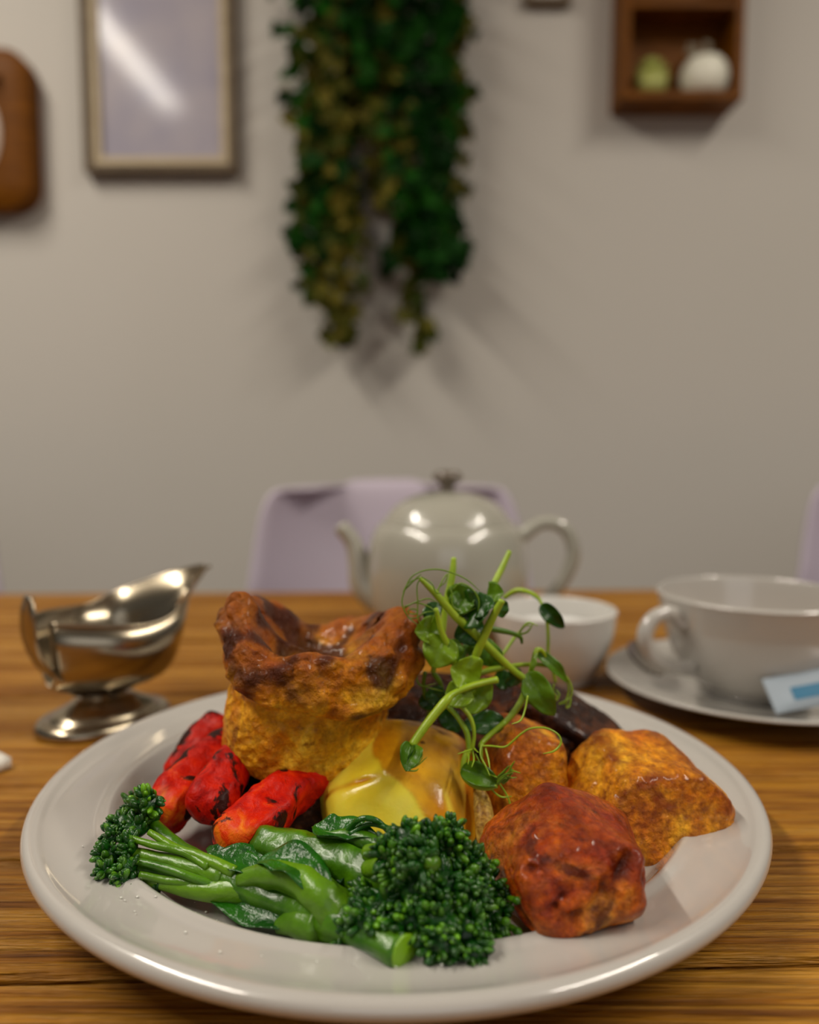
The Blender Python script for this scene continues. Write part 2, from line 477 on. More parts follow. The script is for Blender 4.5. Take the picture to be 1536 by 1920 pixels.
# front dark roast potato
def fn_front(q, d):
    t = 0
    # creases given on the camera side (-y) in local coords
    for a, b, w, dp in (((.016, -.017, .014), (.004, -.026, -.002), .0022, .0030), ((.004, -.026, -.002), (-.012, -.024, -.010), .0020, .0022),
                        ((-.006, -.022, .010), (-.010, -.025, .000), .0018, .0016), ((-.020, -.016, .000), (-.016, -.019, -.012), .0020, .0022),
                        ((.002, -.020, .016), (.004, -.014, .021), .0020, .0018), ((.020, -.014, .004), (.022, -.014, -.008), .0018, .0015)):
        dp *= 1.25; k = crease(q, a, b, w*1.15, dp, .3); q = q - q.normalized()*k; t = max(t, k/dp*.95)
    return q, t
c = W(1066, 1612, D=.239)
v, f, A = blob((c.x, c.y, .0288), (.0236, .0222, .0176), [((-1, -.3, -.1), .95), ((1, -.2, .1), .96), ((0, -1, .25), .93), ((-.5, -.4, 1), .99), ((.6, 0, 1), .98), ((0, 0, -1), .86), ((0, 1, 0), 1), ((.4, -.8, -.9), .98), ((-.7, -.7, -.7), 1.16), ((-1, 0, .8), 1.0)],
               p=9, nz=.10, ns=42, rough=.022, rs=170, fn=fn_front, seed=1, edge=.45)
mb = MB(); mb.add(v, f, A)
tag(mb.build('roast_potato', M_ROAST_D, loc=(c.x, c.y, .009)), 'dark red-brown roast potato with deep creases, nearest on the right of the plate', 'potato', 'roast potatoes')

# right roast potato (long cushion, resting on the rim)
c = W(1224, 1512, D=.295)
v, f, A = blob(c, (.0315, .0225, .0228), [((-1, -.1, .3), .95), ((1, 0, -.1), .93), ((1, 0, .45), .90), ((.75, -.1, .9), .86), ((-.2, -.2, 1), .93), ((0, -1, .15), .88), ((.15, -.3, -1), .92), ((1, 0, -.7), .93), ((0, 1, 0), 1), ((-.8, 0, -.8), 1.0), ((1, -.8, 0), 1.0)],
               p=16, nz=.05, ns=45, rough=.025, rs=190, rot=rot3(0, 14, 12), seed=4, edge=.8)
mb = MB(); mb.add(v, f, A)
rp2 = mb.build('roast_potato', M_ROAST, loc=(c.x, c.y, c.z-.02))
tag(rp2, 'golden roast potato with flat cut sides leaning on the right rim', 'potato', 'roast potatoes')

# back middle roast potato
c = W(986, 1435, D=.302)
v, f, A = blob((c.x, c.y, c.z-.003), (.0150, .0155, .0215), [((-1, -.1, .1), .98), ((1, -.1, 0), .92), ((.2, -.1, 1), .84), ((0, -1, .2), .92), ((0, 0, -1), 1.), ((0, 1, 0), 1), ((-.7, -.3, .9), .98)],
               p=10, nz=.06, ns=55, rough=.02, rs=190, rot=rot3(-8, 5, 8), seed=7, edge=.7)
mb = MB(); mb.add(v, f, A)
tag(mb.build('roast_potato', M_ROAST, loc=(c.x, c.y, c.z-.02)), 'small upright golden roast potato beside the boiled potato, behind the dark one', 'potato', 'roast potatoes')
# ---- boiled potato with gravy over its upper right
def fn_boil(q, d):
    # split along the left: ridge line
    k = crease(q, (-.026, -.012, .004), (-.004, -.018, .0165), .0013, .0011, .05); q = q-q.normalized()*k
    k2 = crease(q, (-.004, -.018, .0165), (.012, -.012, .019), .0013, .0006, .05); q = q-q.normalized()*k2
    w = noise.noise(q*70)*.006+noise.noise(q*190)*.0012
    g = sstep(.0080, .0100, q.z + .85*q.x + w - .0035)*(.80+.3*noise.noise(q*60))
    wedge = math.exp(-((q.x-.0185-w)/.0022)**2)*sstep(.012, .006, q.z)
    g = max(g*(1-.8*wedge), sstep(.0225, .0250, q.x+w*.4)*.9, .95*k/.0011)
    q = q*(1+.012*sstep(0, .6, g))
    return q, min(1, max(0, g))
c = W(741, 1475, D=.296)
v, f, A = blob((c.x, c.y, .0258), (.0288, .025, .0192), [((-.8, -.3, 1), .92), ((.5, -.4, 1), .96), ((-.1, -1, .35), .93), ((1, -.3, .2), .98), ((-1, -.3, -.1), 1.0), ((0, 0, -1), .86), ((0, 1, 0), 1)],
               p=9, nz=.035, ns=40, fn=fn_boil, seed=2)
mb = MB(); mb.add(v, f, A)
tag(mb.build('boiled_potato', M_BOIL, loc=(c.x, c.y, .009)), 'smooth yellow boiled potato with brown gravy running over its top', 'potato')

# ---- onion strip
mb = MB(); P = [W(893, 1470, D=.288), W(903, 1500, D=.284), W(909, 1540, D=.278), W(915, 1590, D=.274), W(922, 1630, D=.27)]
tube(mb, P, [.0012, .0030, .0036, .0032, .0015], 16, 8, flat=.8, nz=.1)
tag(mb.build('onion_strip', M_ONION), 'pale translucent onion strip between boiled potato and dark roast potato', 'onion')

# ---- Yorkshire pudding
random.seed(11)
YC = Vector((-.0438, .3130, .0325))
yprof = [(0, .003), (.014, .0008), (.0245, .0), (.0292, .0035), (.0308, .012), (.0314, .020), (.0308, .0275), (.0318, .0315), (.0362, .0355), (.0390, .0425), (.0388, .0500), (.0360, .0565), (.0310, .0590), (.0260, .0570), (.0215, .0510), (.0150, .0450), (.008, .0425), (0, .0420)]
YP = catmull(yprof, 14)
tilt = rot3(0, 7, 0)
V = []; AT = []
NA = 300; m = len(YP)
def lump(q, sc, sharp=1.0): return abs(noise.noise(q*sc))**sharp
for i in range(NA):
    a = 2*math.pi*i/NA; cx, sx = math.cos(a), math.sin(a)
    for j, (r, z) in enumerate(YP):
        r = max(0, float(r)); z = float(z); t = j/(m-1)
        topw = sstep(.026, .045, z) if t > .35 else 0
        inner = sstep(.72, .82, t)
        lobes = .0075*math.cos(2*a) - .0030 + .0018*math.cos(5*a+1.2) + .0010*math.cos(9*a+.5)
        if t > .35: z += topw*lobes*(1-.55*inner*(1-r/.0285 if r < .0285 else 0))
        bul = .0016*math.cos(4*a+2.2)*topw + .0010*math.cos(3*a)*(1-topw) + .0022*sstep(.022, .034, z)*math.cos(a)
        if .3 < t < .62: z -= .0040*math.cos(a)*sstep(.3, .42, t)*(1-sstep(.5, .62, t))
        rr = r*(1+(bul/.035 if r > .006 else 0))
        q = Vector((rr*cx, rr*sx, z))
        d = Vector((cx, sx, 0)).lerp(Vector((cx*.75, sx*.75, .45)), sstep(.45, .7, t))
        if t < .12: d = Vector((0, 0, -1))
        n1 = noise.fractal(q*42+Vector((5, 2, 9)), 1, 2, 3); n2 = lump(q+Vector((.3, .1, 0)), 105)
        n3 = noise.fractal(q*300, .9, 2, 3)
        amp = .35+.65*topw
        q += d*(.0030*amp*n1 + .0052*amp*(n2-.2)*(.4+.6*topw) + .0005*n3*(1+topw))
        # burnt edges on the top crests
        fr = max(0, -sx)
        burn = topw*sstep(.03, .42, noise.noise(q*85+Vector((1, 7, 3)))+.22*inner)*.9
        # dimples low on the front
        for (dx, dz, w, dp) in ((-.002, .016, .0028, .0022), (.016, .012, .004, .001), (-.022, .026, .003, .0015)):
            if fr > .2:
                k = dp*math.exp(-((q.x-dx)/w)**2-((q.z-dz)/(w*1.6))**2); q -= d*k
        V.append(tuple(YC+tilt@q)); AT.append(min(1, burn))
mb = MB(); mb.add(V, grid_faces(NA, m, wrap_u=True), AT)
tag(mb.build('yorkshire_pudding', M_YORK, loc=YC), 'tall golden-brown Yorkshire pudding with a browned crater top, on the carrots', 'pudding')

# ---- charred carrots
def carrot(pts, rads, label, seed, tip=.35, flat=.75, char=0):
    mb = MB(); Q = catmull([tuple(p)+(r,) for p, r in zip(pts, rads)], 16)
    C = [Vector(q[:3]) for q in Q]; Rr = [q[3] for q in Q]; segs = 40; m = len(C); V = []; AT = []
    L = [0]
    for i in range(1, m): L.append(L[-1]+(C[i]-C[i-1]).length)
    for i in range(m):
        T = (C[min(i+1, m-1)]-C[max(i-1, 0)]).normalized()
        Nn = (Vector((0, -.5, 1))-T*T.dot(Vector((0, -.5, 1)))).normalized(); B = T.cross(Nn)
        e = min(1, (L[-1]-L[i])/(.0045)); e0 = min(1, L[i]/.004)
        end = math.sqrt(max(0, 1-(1-e)**2))*math.sqrt(max(0, 1-(1-e0)**2)); end = max(end, .02)
        for j in range(segs):
            a = 2*math.pi*j/segs; ca_, sa_ = math.cos(a), math.sin(a)
            sq = (abs(ca_)**3.2+abs(sa_)**3.2)**(-1/3.2)
            p = C[i]+Nn*(ca_*sq*Rr[i]*flat*end)+B*(sa_*sq*Rr[i]*end)
            s = Vector((seed*2.3, 0, 0))
            p += (p-C[i])*(.20*noise.fractal((p+s)*75, 1, 2, 3) + .04*noise.noise((p+s)*380) + .10*noise.noise(Vector((a*1.6, L[i]*25, seed*3.1))))
            V.append(tuple(p)); AT.append(sstep(.72, .95, L[i]/L[-1])*sstep(-.1, .6, ca_)*tip/.35 - char*sstep(.15, .7, sa_)*sstep(-.3, .1, ca_)*sstep(.9, .6, L[i]/L[-1])*(1.1+1.6*noise.noise((p+s)*130)))
    mb.add(V, grid_faces(m, segs, wrap_v=True), np.clip(AT, -1, 1))
    mb.f.append(tuple(range(segs))); mb.f.append(tuple((m-1)*segs+i for i in range(segs)))
    o = mb.build('roasted_carrot', M_CARROT)
    return tag(o, label, 'carrot', 'charred roasted carrots')
carrot([W(465, 1385, D=.322), W(400, 1428, D=.308), W(342, 1488, D=.292), W(292, 1550, D=.278)], [.0080, .0090, .0096, .0080], 'leftmost charred carrot with an orange cut tip over the left broccoli florets', 1, .35, .85, .9)
carrot([W(425, 1345, D=.345), W(380, 1400, D=.335), W(330, 1470, D=.318)], [.007, .0090, .0070], 'charred carrot furthest back, black along its edge, against the left side of the pudding', 2, 0, .8, 1.3)
carrot([W(452, 1400, D=.300), W(428, 1445, D=.290), W(402, 1495, D=.280), W(385, 1545, D=.273)], [.0050, .0074, .0086, .0060], 'short red carrot standing between the two longer carrot tips', 3, 0, .85, .4)
carrot([W(618, 1438, D=.298), W(560, 1475, D=.284), W(485, 1535, D=.270), W(414, 1592, D=.257)], [.0062, .0080, .0086, .0072], 'long red carrot under the pudding with a striped orange tip above the broccoli stem', 4, .35, .85, .3)

# ---- beef slices
def beef(c, sx, sy, th, rot, label, seed):
    v, f, A = blob(c, (sx, sy, th), [((1, 0, 0), .98), ((-1, 0, 0), .98), ((0, 1, 0), .98), ((0, -1, 0), .98), ((0, 0, 1), .8), ((0, 0, -1), .8), ((1, 1, 0), 1.1), ((-1, .8, 0), 1.1)], p=10, sub=5,
                   nz=.10, ns=50, rough=.05, rs=160, rot=rot, seed=seed)
    mb = MB(); mb.add(v, f, A); return tag(mb.build('beef_slice', M_BEEF, loc=c), label, 'beef', 'slices of roast beef')
beef(Vector((-.036, .322, .0215)), .042, .034, .0120, rot3(3, 0, 10), 'dark beef slice added under the Yorkshire pudding, filling the shaded gap', 1)  # added support, brought forward so its dark colour stands in for shade
c = W(890, 1335, D=.350); beef(Vector((c.x, c.y, c.z-.003)), .050, .020, .012, rot3(26, 3, -4), 'glossy dark beef slice behind the pea shoots, topmost', 2)
c = W(880, 1400, D=.338); beef(Vector((c.x, c.y, .025)), .040, .024, .015, rot3(5, 0, 5), 'dark beef slice beneath the topmost one, behind the boiled potato', 3)
c = W(1070, 1365, D=.345); beef(Vector((c.x, c.y, c.z-.001)), .028, .016, .0120, rot3(12, 30, -10), 'brown-edged beef slice sloping down behind the right roast potato', 4)

# ---- broccoli
def uvbud():
    n, k = 8, 6; V = []
    for i in range(n):
        for j in range(k+1):
            th = math.pi*j/k; a = 2*math.pi*i/n
            V.append((math.sin(th)*math.cos(a), math.sin(th)*math.sin(a), math.cos(th)))
    return np.array(V), grid_faces(n, k+1, wrap_u=True)
BUD = uvbud()
def floret(c, r, axis, parent, seed, bud=.00125, spread=1.75, squash=.9, light=.25, root=None):
    """a cluster of buds on a knobbly core + little stalks"""
    rnd = random.Random(seed); axis = Vector(axis).normalized(); c = Vector(c)
    q = Vector((0, 0, 1)).rotation_difference(axis)
    mb = MB()
    area_ = 2*math.pi*r*r*(1-math.cos(spread)); nb = int(area_/(math.pi*bud*bud)*1.35)
    cv, cf = ico(3)
    core = []
    for d in cv:
        d = Vector(d); core.append(tuple(c+d*r*.78*(1+.2*noise.noise((c+d*r)*260))))
    mb.add(core, cf, 0.0)
    knots = [Vector((rnd.gauss(0, 1), rnd.gauss(0, 1), rnd.gauss(0, 1)+.8)).normalized() for _ in range(max(5, int(nb/16)))]
    for i in range(nb):
        z = rnd.uniform(math.cos(spread), 1); a = rnd.uniform(0, 2*math.pi); s = math.sqrt(max(0, 1-z*z))
        dl = Vector((s*math.cos(a), s*math.sin(a), z*squash)).normalized()
        kn = max(knots, key=lambda w: w.dot(dl)); dl = (dl+kn*.35).normalized()
        near = kn.dot(dl)
        d = (q @ dl)
        k = r*(.80+.34*sstep(.80, 1.0, near)+rnd.uniform(-.06, .09))
        p = c+d*k
        aim = (d*.6+(q @ kn)*.6+Vector((rnd.uniform(-.35, .35), rnd.uniform(-.35, .35), rnd.uniform(-.35, .35)))).normalized()
        dq = Vector((0, 0, 1)).rotation_difference(aim)
        b = bud*rnd.choice((.55, .7, .8, .95, 1.1))*rnd.uniform(.9, 1.1)
        M = np.array(dq.to_matrix())
        v = (BUD[0]*np.array([b, b, b*rnd.uniform(1.4, 2.7)])) @ M.T + np.array(p)
        t = max(0, min(1, rnd.gauss(light*.9, light*.6))) if rnd.random() < .48 else rnd.uniform(0, .10)
        mb.add(v, BUD[1], t*(.35+.65*(BUD[0][:, 2] > .1)))
    return mb.build('floret', M_BUD, parent)

def branch(parent, pts, rads, att=0, name='branch', nz=.12, ridges=None, segs=14, mat_=None, flat=1):
    mb = MB(); tube(mb, pts, rads, segs, 7, nz=nz, nscale=220, att=att, ridges=ridges, flat=flat)
    return mb.build(name, mat_ or M_STEM, parent)

def leafstrip(pts, wid, up, cup=.25, wave=.15, n=24, k=9, thick=.0005, seed=0):
    """thin leaf following pts with half width wid(u); returns verts/faces closed shell"""
    Q = catmull(pts, max(2, n//(len(pts)-1))); C = [Vector(q) for q in Q]; m = len(C)
    top = []; bot = []
    for i, p in enumerate(C):
        u = i/(m-1)
        T = (C[min(i+1, m-1)]-C[max(i-1, 0)]).normalized(); U = (up-T*T.dot(up)).normalized(); B = T.cross(U)
        w = wid(u)
        for j in range(k):
            s = -1+2*j/(k-1)
            h = cup*w*(s*s) + wave*w*abs(s)*math.sin(u*13+seed+2*s) - .12*w*math.exp(-(s/.12)**2)
            P = p+B*(s*w)+U*h
            e = thick*(1-.7*abs(s))
            top.append(tuple(P+U*e)); bot.append(tuple(P-U*e))
    F = grid_faces(m, k); o = m*k
    F2 = [(a+o, d+o, c_+o, b+o) for a, b, c_, d in F]
    side = []
    for i in range(m-1):
        for j in (0, k-1):
            a = i*k+j; b = (i+1)*k+j; side.append((a, b, b+o, a+o))
    for j in range(k-1):
        for i in (0, m-1):
            a = i*k+j; b = a+1; side.append((a, b, b+o, a+o))
    return top+bot, F+F2+side

# front broccoli: cut stem end at bottom centre, florets at the far left
bA = empty('broccoli_stem', W(560, 1700, z=.009), 'long tenderstem broccoli across the front, cut stem end towards us and florets far left', 'broccoli', 'tenderstem broccoli')
EA = W(757, 1786, z=.0215)
main = [EA, W(692, 1756, z=.0205), W(620, 1720, z=.0195), W(545, 1690, z=.0180), W(470, 1664, z=.0195), W(400, 1635, z=.021)]
mb = MB(); tube(mb, main, [.0054, .0056, .0068, .0064, .0054, .0040], 24, 10, nz=.10, nscale=160, ridges=(5, .03), flat=.9)
mb.build('stem', M_STEM, bA)
mb = MB(); T = (main[0]-main[1]).normalized(); q = Vector((0, 0, 1)).rotation_difference(T)
v, f = ico(3); v = np.array([tuple(EA+T*.0004+q@Vector((x*.0050, y*.0050, z*.0010))) for x, y, z in v]); mb.add(v, f, .9)
mb.build('cut_end', M_STEM, bA)
br = [
 ([(400, 1635, .021), (350, 1605, .023), (310, 1570, .026), (275, 1530, .030)], [.0042, .0034, .0026, .0018]),
 ([(420, 1645, .021), (350, 1625, .022), (290, 1610, .023), (235, 1595, .024)], [.0040, .0032, .0024, .0016]),
 ([(470, 1668, .019), (400, 1670, .018), (340, 1662, .018), (270, 1650, .018)], [.0044, .0036, .0028, .0016]),
 ([(450, 1650, .021), (380, 1645, .020), (320, 1640, .020), (255, 1628, .021)], [.0024, .0020, .0017, .0013]),
 ([(410, 1672, .017), (350, 1655, .020), (310, 1650, .020), (262, 1640, .021)], [.0018, .0015, .0013, .0011]),
 ([(440, 1635, .024), (380, 1608, .026), (330, 1590, .027), (280, 1560, .030)], [.0020, .0017, .0014, .0011]),
 ([(400, 1660, .020), (350, 1642, .0225), (300, 1625, .0235), (245, 1612, .024)], [.0014, .0013, .0012, .0010]),
 ([(390, 1625, .0245), (345, 1598, .0265), (290, 1585, .0275), (240, 1570, .0285)], [.0014, .0013, .0012, .0010]),
]
for k, (P, r_) in enumerate(br): branch(bA, [W(x, y, z=z) for x, y, z in P], r_, att=.25*(k % 3), nz=.1)
for k, (x, y, z, r_) in enumerate(((262, 1512, .031, .0048), (238, 1545, .029, .0048), (215, 1570, .026, .0042), (212, 1605, .0235, .0046), (206, 1632, .0215, .0038), (232, 1650, .019, .0044), (262, 1662, .0165, .0040),
                                    (268, 1552, .029, .0048), (248, 1590, .0255, .0046), (250, 1625, .022, .0042), (292, 1530, .031, .0042), (295, 1672, .0150, .0030))):
    floret(W(x-6, y, z=z), r_*.82, (-.8, -.25, .45), bA, 20+k, bud=.00095, light=.28, spread=1.9)
floret(W(279, 1508, z=.035), .0050, (-.2, -.5, 1), bA, 41, bud=.0012, light=1.0)
def aleaf(parent, P, w, up, seed, name='leaf', m_=None, cup=.3, pw=.8, att=0):
    v, f = leafstrip([W(*p[:2], z=p[2]) for p in P], lambda u: w*math.sin(math.pi*min(1, max(0.02, u))**pw)+.0002, Vector(up), cup=cup, wave=.2, seed=seed, thick=.0004)
    mb = MB(); mb.add(v, f, att); return mb.build(name, m_ or M_BLEAF, parent)
aleaf(bA, [(545, 1738, .016), (490, 1716, .0160), (430, 1690, .0165), (375, 1668, .017)], .0050, (0, -.6, 1), 1)
aleaf(bA, [(640, 1765, .0145), (590, 1752, .0145), (545, 1740, .0145)], .0035, (0, -.5, 1), 2)
branch(bA, [W(600, 1738, z=.018), W(555, 1730, z=.0165), W(520, 1738, z=.0145)], [.005, .0042, .002], .2)
aleaf(bA, [(560, 1665, .021), (500, 1630, .024), (440, 1612, .026), (390, 1600, .027)], .0060, (0, -.4, 1), 3)
# arched side stalk joining the stem
branch(bA, [W(640, 1722, z=.020), W(600, 1680, z=.0255), W(560, 1650, z=.0275), (W(500, 1640, z=.026)), W(450, 1650, z=.0225)], [.0062, .0056, .0044, .0034, .0024], .35, ridges=(7, .09))
aleaf(bA, [(620, 1690, .026), (570, 1630, .031), (520, 1610, .031), (480, 1618, .028)], .0062, (0, -.3, 1), 5)

# second broccoli: stem from the left under the carrot, big head at the centre
bB = empty('broccoli_stem', W(800, 1760, z=.009), 'tenderstem broccoli with a big dark bud head in front of the boiled potato', 'broccoli', 'tenderstem broccoli')
branch(bB, [W(490, 1583, z=.026), W(555, 1600, z=.0265), W(620, 1615, z=.027), W(690, 1640, z=.027), W(760, 1670, z=.026)], [.0060, .0070, .0072, .0066, .0050], 0.0, name='stem', segs=24, ridges=(5, .04))
branch(bB, [W(600, 1570, z=.033), W(660, 1572, z=.034), W(720, 1590, z=.034)], [.0030, .0032, .0026], 0, nz=.2)
aleaf(bB, [(588, 1550, .036), (620, 1560, .036), (665, 1562, .036), (720, 1575, .036)], .0050, (0, -.3, 1), 7, cup=.5)
aleaf(bB, [(640, 1590, .030), (634, 1620, .029), (625, 1650, .026), (612, 1672, .023)], .0038, (-.2, -.8, .6), 8)
for k, P in enumerate((((650, 1560, .036), (675, 1536, .041), (705, 1538, .041), (730, 1560, .037)), ((655, 1565, .036), (690, 1545, .039), (725, 1552, .039), (745, 1570, .036)))):
    branch(bB, [W(*p[:2], z=p[2]) for p in P], .0009, 0, nz=.05, mat_=M_BLEAF)
for k, (P, r_) in enumerate((
    ([(650, 1630, .027), (675, 1665, .026), (690, 1690, .026)], [.0028, .0026, .0022]),
    ([(690, 1630, .031), (720, 1625, .035), (752, 1638, .037)], [.0026, .0026, .0022]),
    ([(690, 1600, .034), (715, 1595, .037), (745, 1588, .040)], [.0026, .0026, .0022]),
    ([(700, 1600, .033), (770, 1610, .040), (820, 1620, .042)], [.0030, .0026, .0018]),
    ([(760, 1660, .026), (800, 1700, .027), (840, 1740, .024)], [.0035, .0030, .0022]),
    ([(760, 1650, .028), (850, 1660, .028), (900, 1680, .025)], [.0035, .0030, .0022]))):
    branch(bB, [W(*p[:2], z=p[2]) for p in P], r_, .55 if k in (0, 1, 2) else .2)
HB = W(828, 1668, z=.026)
heads = [(700, 1708, .0235, .0062, (-.6, -.7, .1)), (672, 1722, .0205, .0046, (-.8, -.6, 0)), (655, 1738, .0175, .0036, (-.8, -.6, -.2)), (725, 1735, .020, .0052, (-.2, -1, -.1)),
         (735, 1672, .028, .0060, (-.3, -.8, .5)), (700, 1670, .028, .0045, (-.7, -.7, .3)), (770, 1560, .042, .0068, (-.3, -.5, .9)), (735, 1585, .040, .0050, (-.6, -.5, .6)), (800, 1600, .040, .0072, (0, -.8, .7)), (848, 1568, .040, .0066, (.2, -.5, 1)), (850, 1540, .044, .0044, (.2, -.3, 1)), (820, 1550, .044, .0044, (0, -.3, 1)),
         (790, 1650, .032, .0080, (-.1, -1, .4)), (835, 1645, .032, .0080, (.2, -1, .5)), (880, 1610, .033, .0068, (.6, -.5, .7)), (775, 1710, .024, .0075, (-.1, -1, .1)), (825, 1705, .025, .0080, (0, -1, .2)),
         (875, 1670, .028, .0078, (.6, -.8, .4)), (918, 1650, .026, .0062, (.9, -.4, .4)), (925, 1695, .021, .0060, (.9, -.5, .2)), (880, 1730, .021, .0072, (.5, -.9, 0)), (835, 1755, .0175, .0068, (0, -1, -.1)),
         (850, 1788, .0135, .0045, (.1, -1, -.3)), (895, 1775, .0150, .0050, (.5, -.9, -.2)), (930, 1735, .0165, .0048, (.9, -.5, 0)), (880, 1640, .031, .006, (.4, -.7, .7)),
         (905, 1618, .031, .0045, (.6, -.5, .7)), (750, 1625, .035, .0052, (-.3, -.8, .6))]
for k, (x, y, z, r_, ax) in enumerate(heads):
    floret(W(x-7, y+(16 if y < 1740 else 10), z=z+(.0055 if y > 1740 else .0015 if y > 1690 else 0)), r_*.82, ax, bB, 60+k, bud=.00105, light=.26 if k % 3 else .5)
rnd = random.Random(77)
for k in range(30):
    x = rnd.uniform(655, 945); y = rnd.uniform(1545, 1800)
    if ((x-812)/135)**2+((y-1680)/122)**2 > 1 or (x < 730 and y < 1640) or (x < 800 and y > 1730): continue
    fz = .040-(y-1545)/255*.026; rr = math.hypot((x-812)/135, (y-1680)/122)
    p = W(x, y, z=fz+.004*(1-rr)); p += Vector((0, -.004*(1-rr*.8), 0))
    floret(p, rnd.uniform(.0028, .0046), ((x-812)/135, -.8, (1690-y)/120+.15), bB, 200+k, bud=.0010, light=rnd.choice((.1, .25, .55)))
# little finger-like bud stalks
rnd = random.Random(5)
mb = MB()
for k in range(46):
    x = rnd.uniform(690, 935); y = rnd.uniform(1600, 1790)
    if (x-820)**2/120**2+(y-1690)**2/110**2 > 1: continue
    h = .030-(y-1600)/190*.018
    p = W(x, y, z=h); p2 = p+Vector(((x-815)/130*.006+rnd.uniform(-.002, .002), -.0085, rnd.uniform(.001, .006)))
    tube(mb, [p, (p+p2)/2+Vector((0, 0, .0008)), p2], [.0006, .0007, .0010], 8, 4, att=rnd.uniform(.3, 1))
    v = (BUD[0]*np.array([.0012, .0012, .0018])) @ np.array(Vector((0, 0, 1)).rotation_difference((p2-p).normalized()).to_matrix()).T + np.array(p2)
    mb.add(v, BUD[1], rnd.uniform(.1, .6))
o = mb.build('bud_stalk', M_BUD, bB); tag(o, kind='stuff')

# third broccoli stem mostly hidden, dark leaf between the carrots and broccoli head
bC = empty('broccoli_stem', W(500, 1640, z=.009), 'short dark broccoli piece tucked below the long carrot, left of the big head', 'broccoli', 'tenderstem broccoli')
branch(bC, [W(420, 1600, z=.018), W(480, 1612, z=.019), W(560, 1632, z=.019), W(640, 1660, z=.018)], [.004, .005, .005, .004], 0, name='stem')
aleaf(bC, [(390, 1590, .024), (430, 1612, .0245), (480, 1640, .024), (500, 1660, .022)], .0045, (0, -.5, 1), 9)

# ------------------------------------------------------------------ pea shoots
def K(cx, cy, D): return W(700+cx/3.657, 1020+cy/3.657, D=D)
def kp(L, D0, D1=None):
    D1 = D0 if D1 is None else D1; n = max(1, len(L)-1)
    return [K(x, y, D0+(D1-D0)*i/n) for i, (x, y) in enumerate(L)]
def pstem(parent, pts, rads, att=0, name='stem'):
    mb = MB(); tube(mb, pts, rads, 12, 7, nz=.05, nscale=300, att=att); return mb.build(name, M_PST, parent)
def tendril(parent, pts, r=.00028, att=.5):
    rad = [r]*(len(pts)-1)+[r*.4]
    mb = MB(); tube(mb, pts, rad, 6, 8, att=att); return mb.build('tendril', M_PST, parent)
def pleaf(parent, base, tip, w, D0, D1, up=(0, -1, .5), m_=None, att=0, cup=.25, bend=.15, seed=0, pw=.75):
    a = K(*base, D0); b = K(*tip, D1); U = Vector(up).normalized(); L = (b-a).length
    mid = (a+b)/2+U*L*bend
    v, f = leafstrip([a, a.lerp(mid, .5)+U*L*bend*.2, mid, mid.lerp(b, .5)+U*L*bend*.2, b], lambda u: 0.80*w*(math.sin(math.pi*min(1, max(0, u))**pw)**.75)+.00015, U, cup=cup, wave=.16, n=24, k=11, seed=seed, thick=.00018)
    mb = MB(); mb.add(v, f, att); return mb.build('leaf', m_ or M_PEA, parent)
G = 'pea shoots on top of the dinner'
def shoot(pt, label): return empty('pea_shoot', pt, label, 'garnish', G)

s1 = shoot(K(740, 1370, .300), 'pea shoot with long stem slanting from upper left down to a big leaf')
pstem(s1, kp([(320, 235), (430, 345), (560, 490), (700, 620), (850, 765), (960, 865), (1048, 930)], .300, .305), [.0008, .0013, .0016, .0016, .0015, .0013, .0013])
pstem(s1, kp([(1048, 930), (1045, 1000), (1015, 1080), (960, 1160), (905, 1220), (820, 1290), (740, 1370)], .305, .298), [.0013, .0013, .0013, .0012, .0011, .0011, .0009])
pleaf(s1, (1060, 880), (1245, 1175), .0066, .305, .300, (-.3, -1, .25), None, .25, .3, .2, 1)
pleaf(s1, (1080, 880), (1120, 740), .0010, .305, .308, (0, -1, .2), None, .5, .1)
pstem(s1, kp([(1075, 900), (1100, 800), (1120, 730), (1160, 735), (1190, 800)], .306, .312), [.001, .0011, .001, .0008, .0006])
for L in ([(325, 235), (300, 290), (305, 400), (305, 500), (330, 560)], [(320, 230), (240, 270), (205, 350), (200, 420), (240, 500), (310, 560)], [(330, 225), (400, 270), (430, 330), (470, 340)],
          [(205, 330), (260, 230), (340, 185), (450, 175), (560, 205), (650, 250), (730, 320)], [(210, 320), (290, 240), (330, 205)], [(215, 440), (280, 405), (360, 420), (420, 465), (400, 540)],
          [(235, 460), (270, 445), (305, 458), (290, 480), (245, 475), (240, 455)], [(215, 430), (300, 395), (380, 375), (440, 400)], [(250, 510), (300, 505), (355, 470), (430, 460)]):
    tendril(s1, kp(L, .298, .296), .00026, .75)
s2 = shoot(K(380, 1120, .312), 'upright pea shoot whose stem points straight up between the tendrils')
pstem(s2, kp([(553, 95), (543, 200), (525, 300), (497, 410), (485, 520), (472, 620), (440, 740), (410, 880)], .318, .306), [.0010, .0014, .0014, .0013, .0012, .0012, .001, .001])
pstem(s2, kp([(430, 440), (465, 590), (510, 690), (550, 790), (560, 860)], .298, .300), [.0008, .0011, .0012, .0012, .001])
pstem(s2, kp([(410, 880), (460, 960), (455, 1040), (400, 1120), (370, 1200)], .308, .312), [.001]*5, .8)
pstem(s2, kp([(355, 880), (345, 960), (360, 1060), (390, 1130)], .305, .312), [.0008]*4, .9)
pleaf(s2, (445, 590), (285, 600), .0066, .302, .298, (.1, -1, .3), None, .55, .3, .1, 2)
pleaf(s2, (500, 640), (400, 845), .0085, .300, .296, (0, -1, .2), None, .60, .25, .15, 3)
pleaf(s2, (545, 650), (550, 830), .0040, .301, .299, (.6, -1, .1), None, .2, .3, .1, 4)
pleaf(s2, (440, 400), (385, 565), .0045, .305, .304, (-.5, -1, .1), M_PEAD, .1, .3, .1, 5)
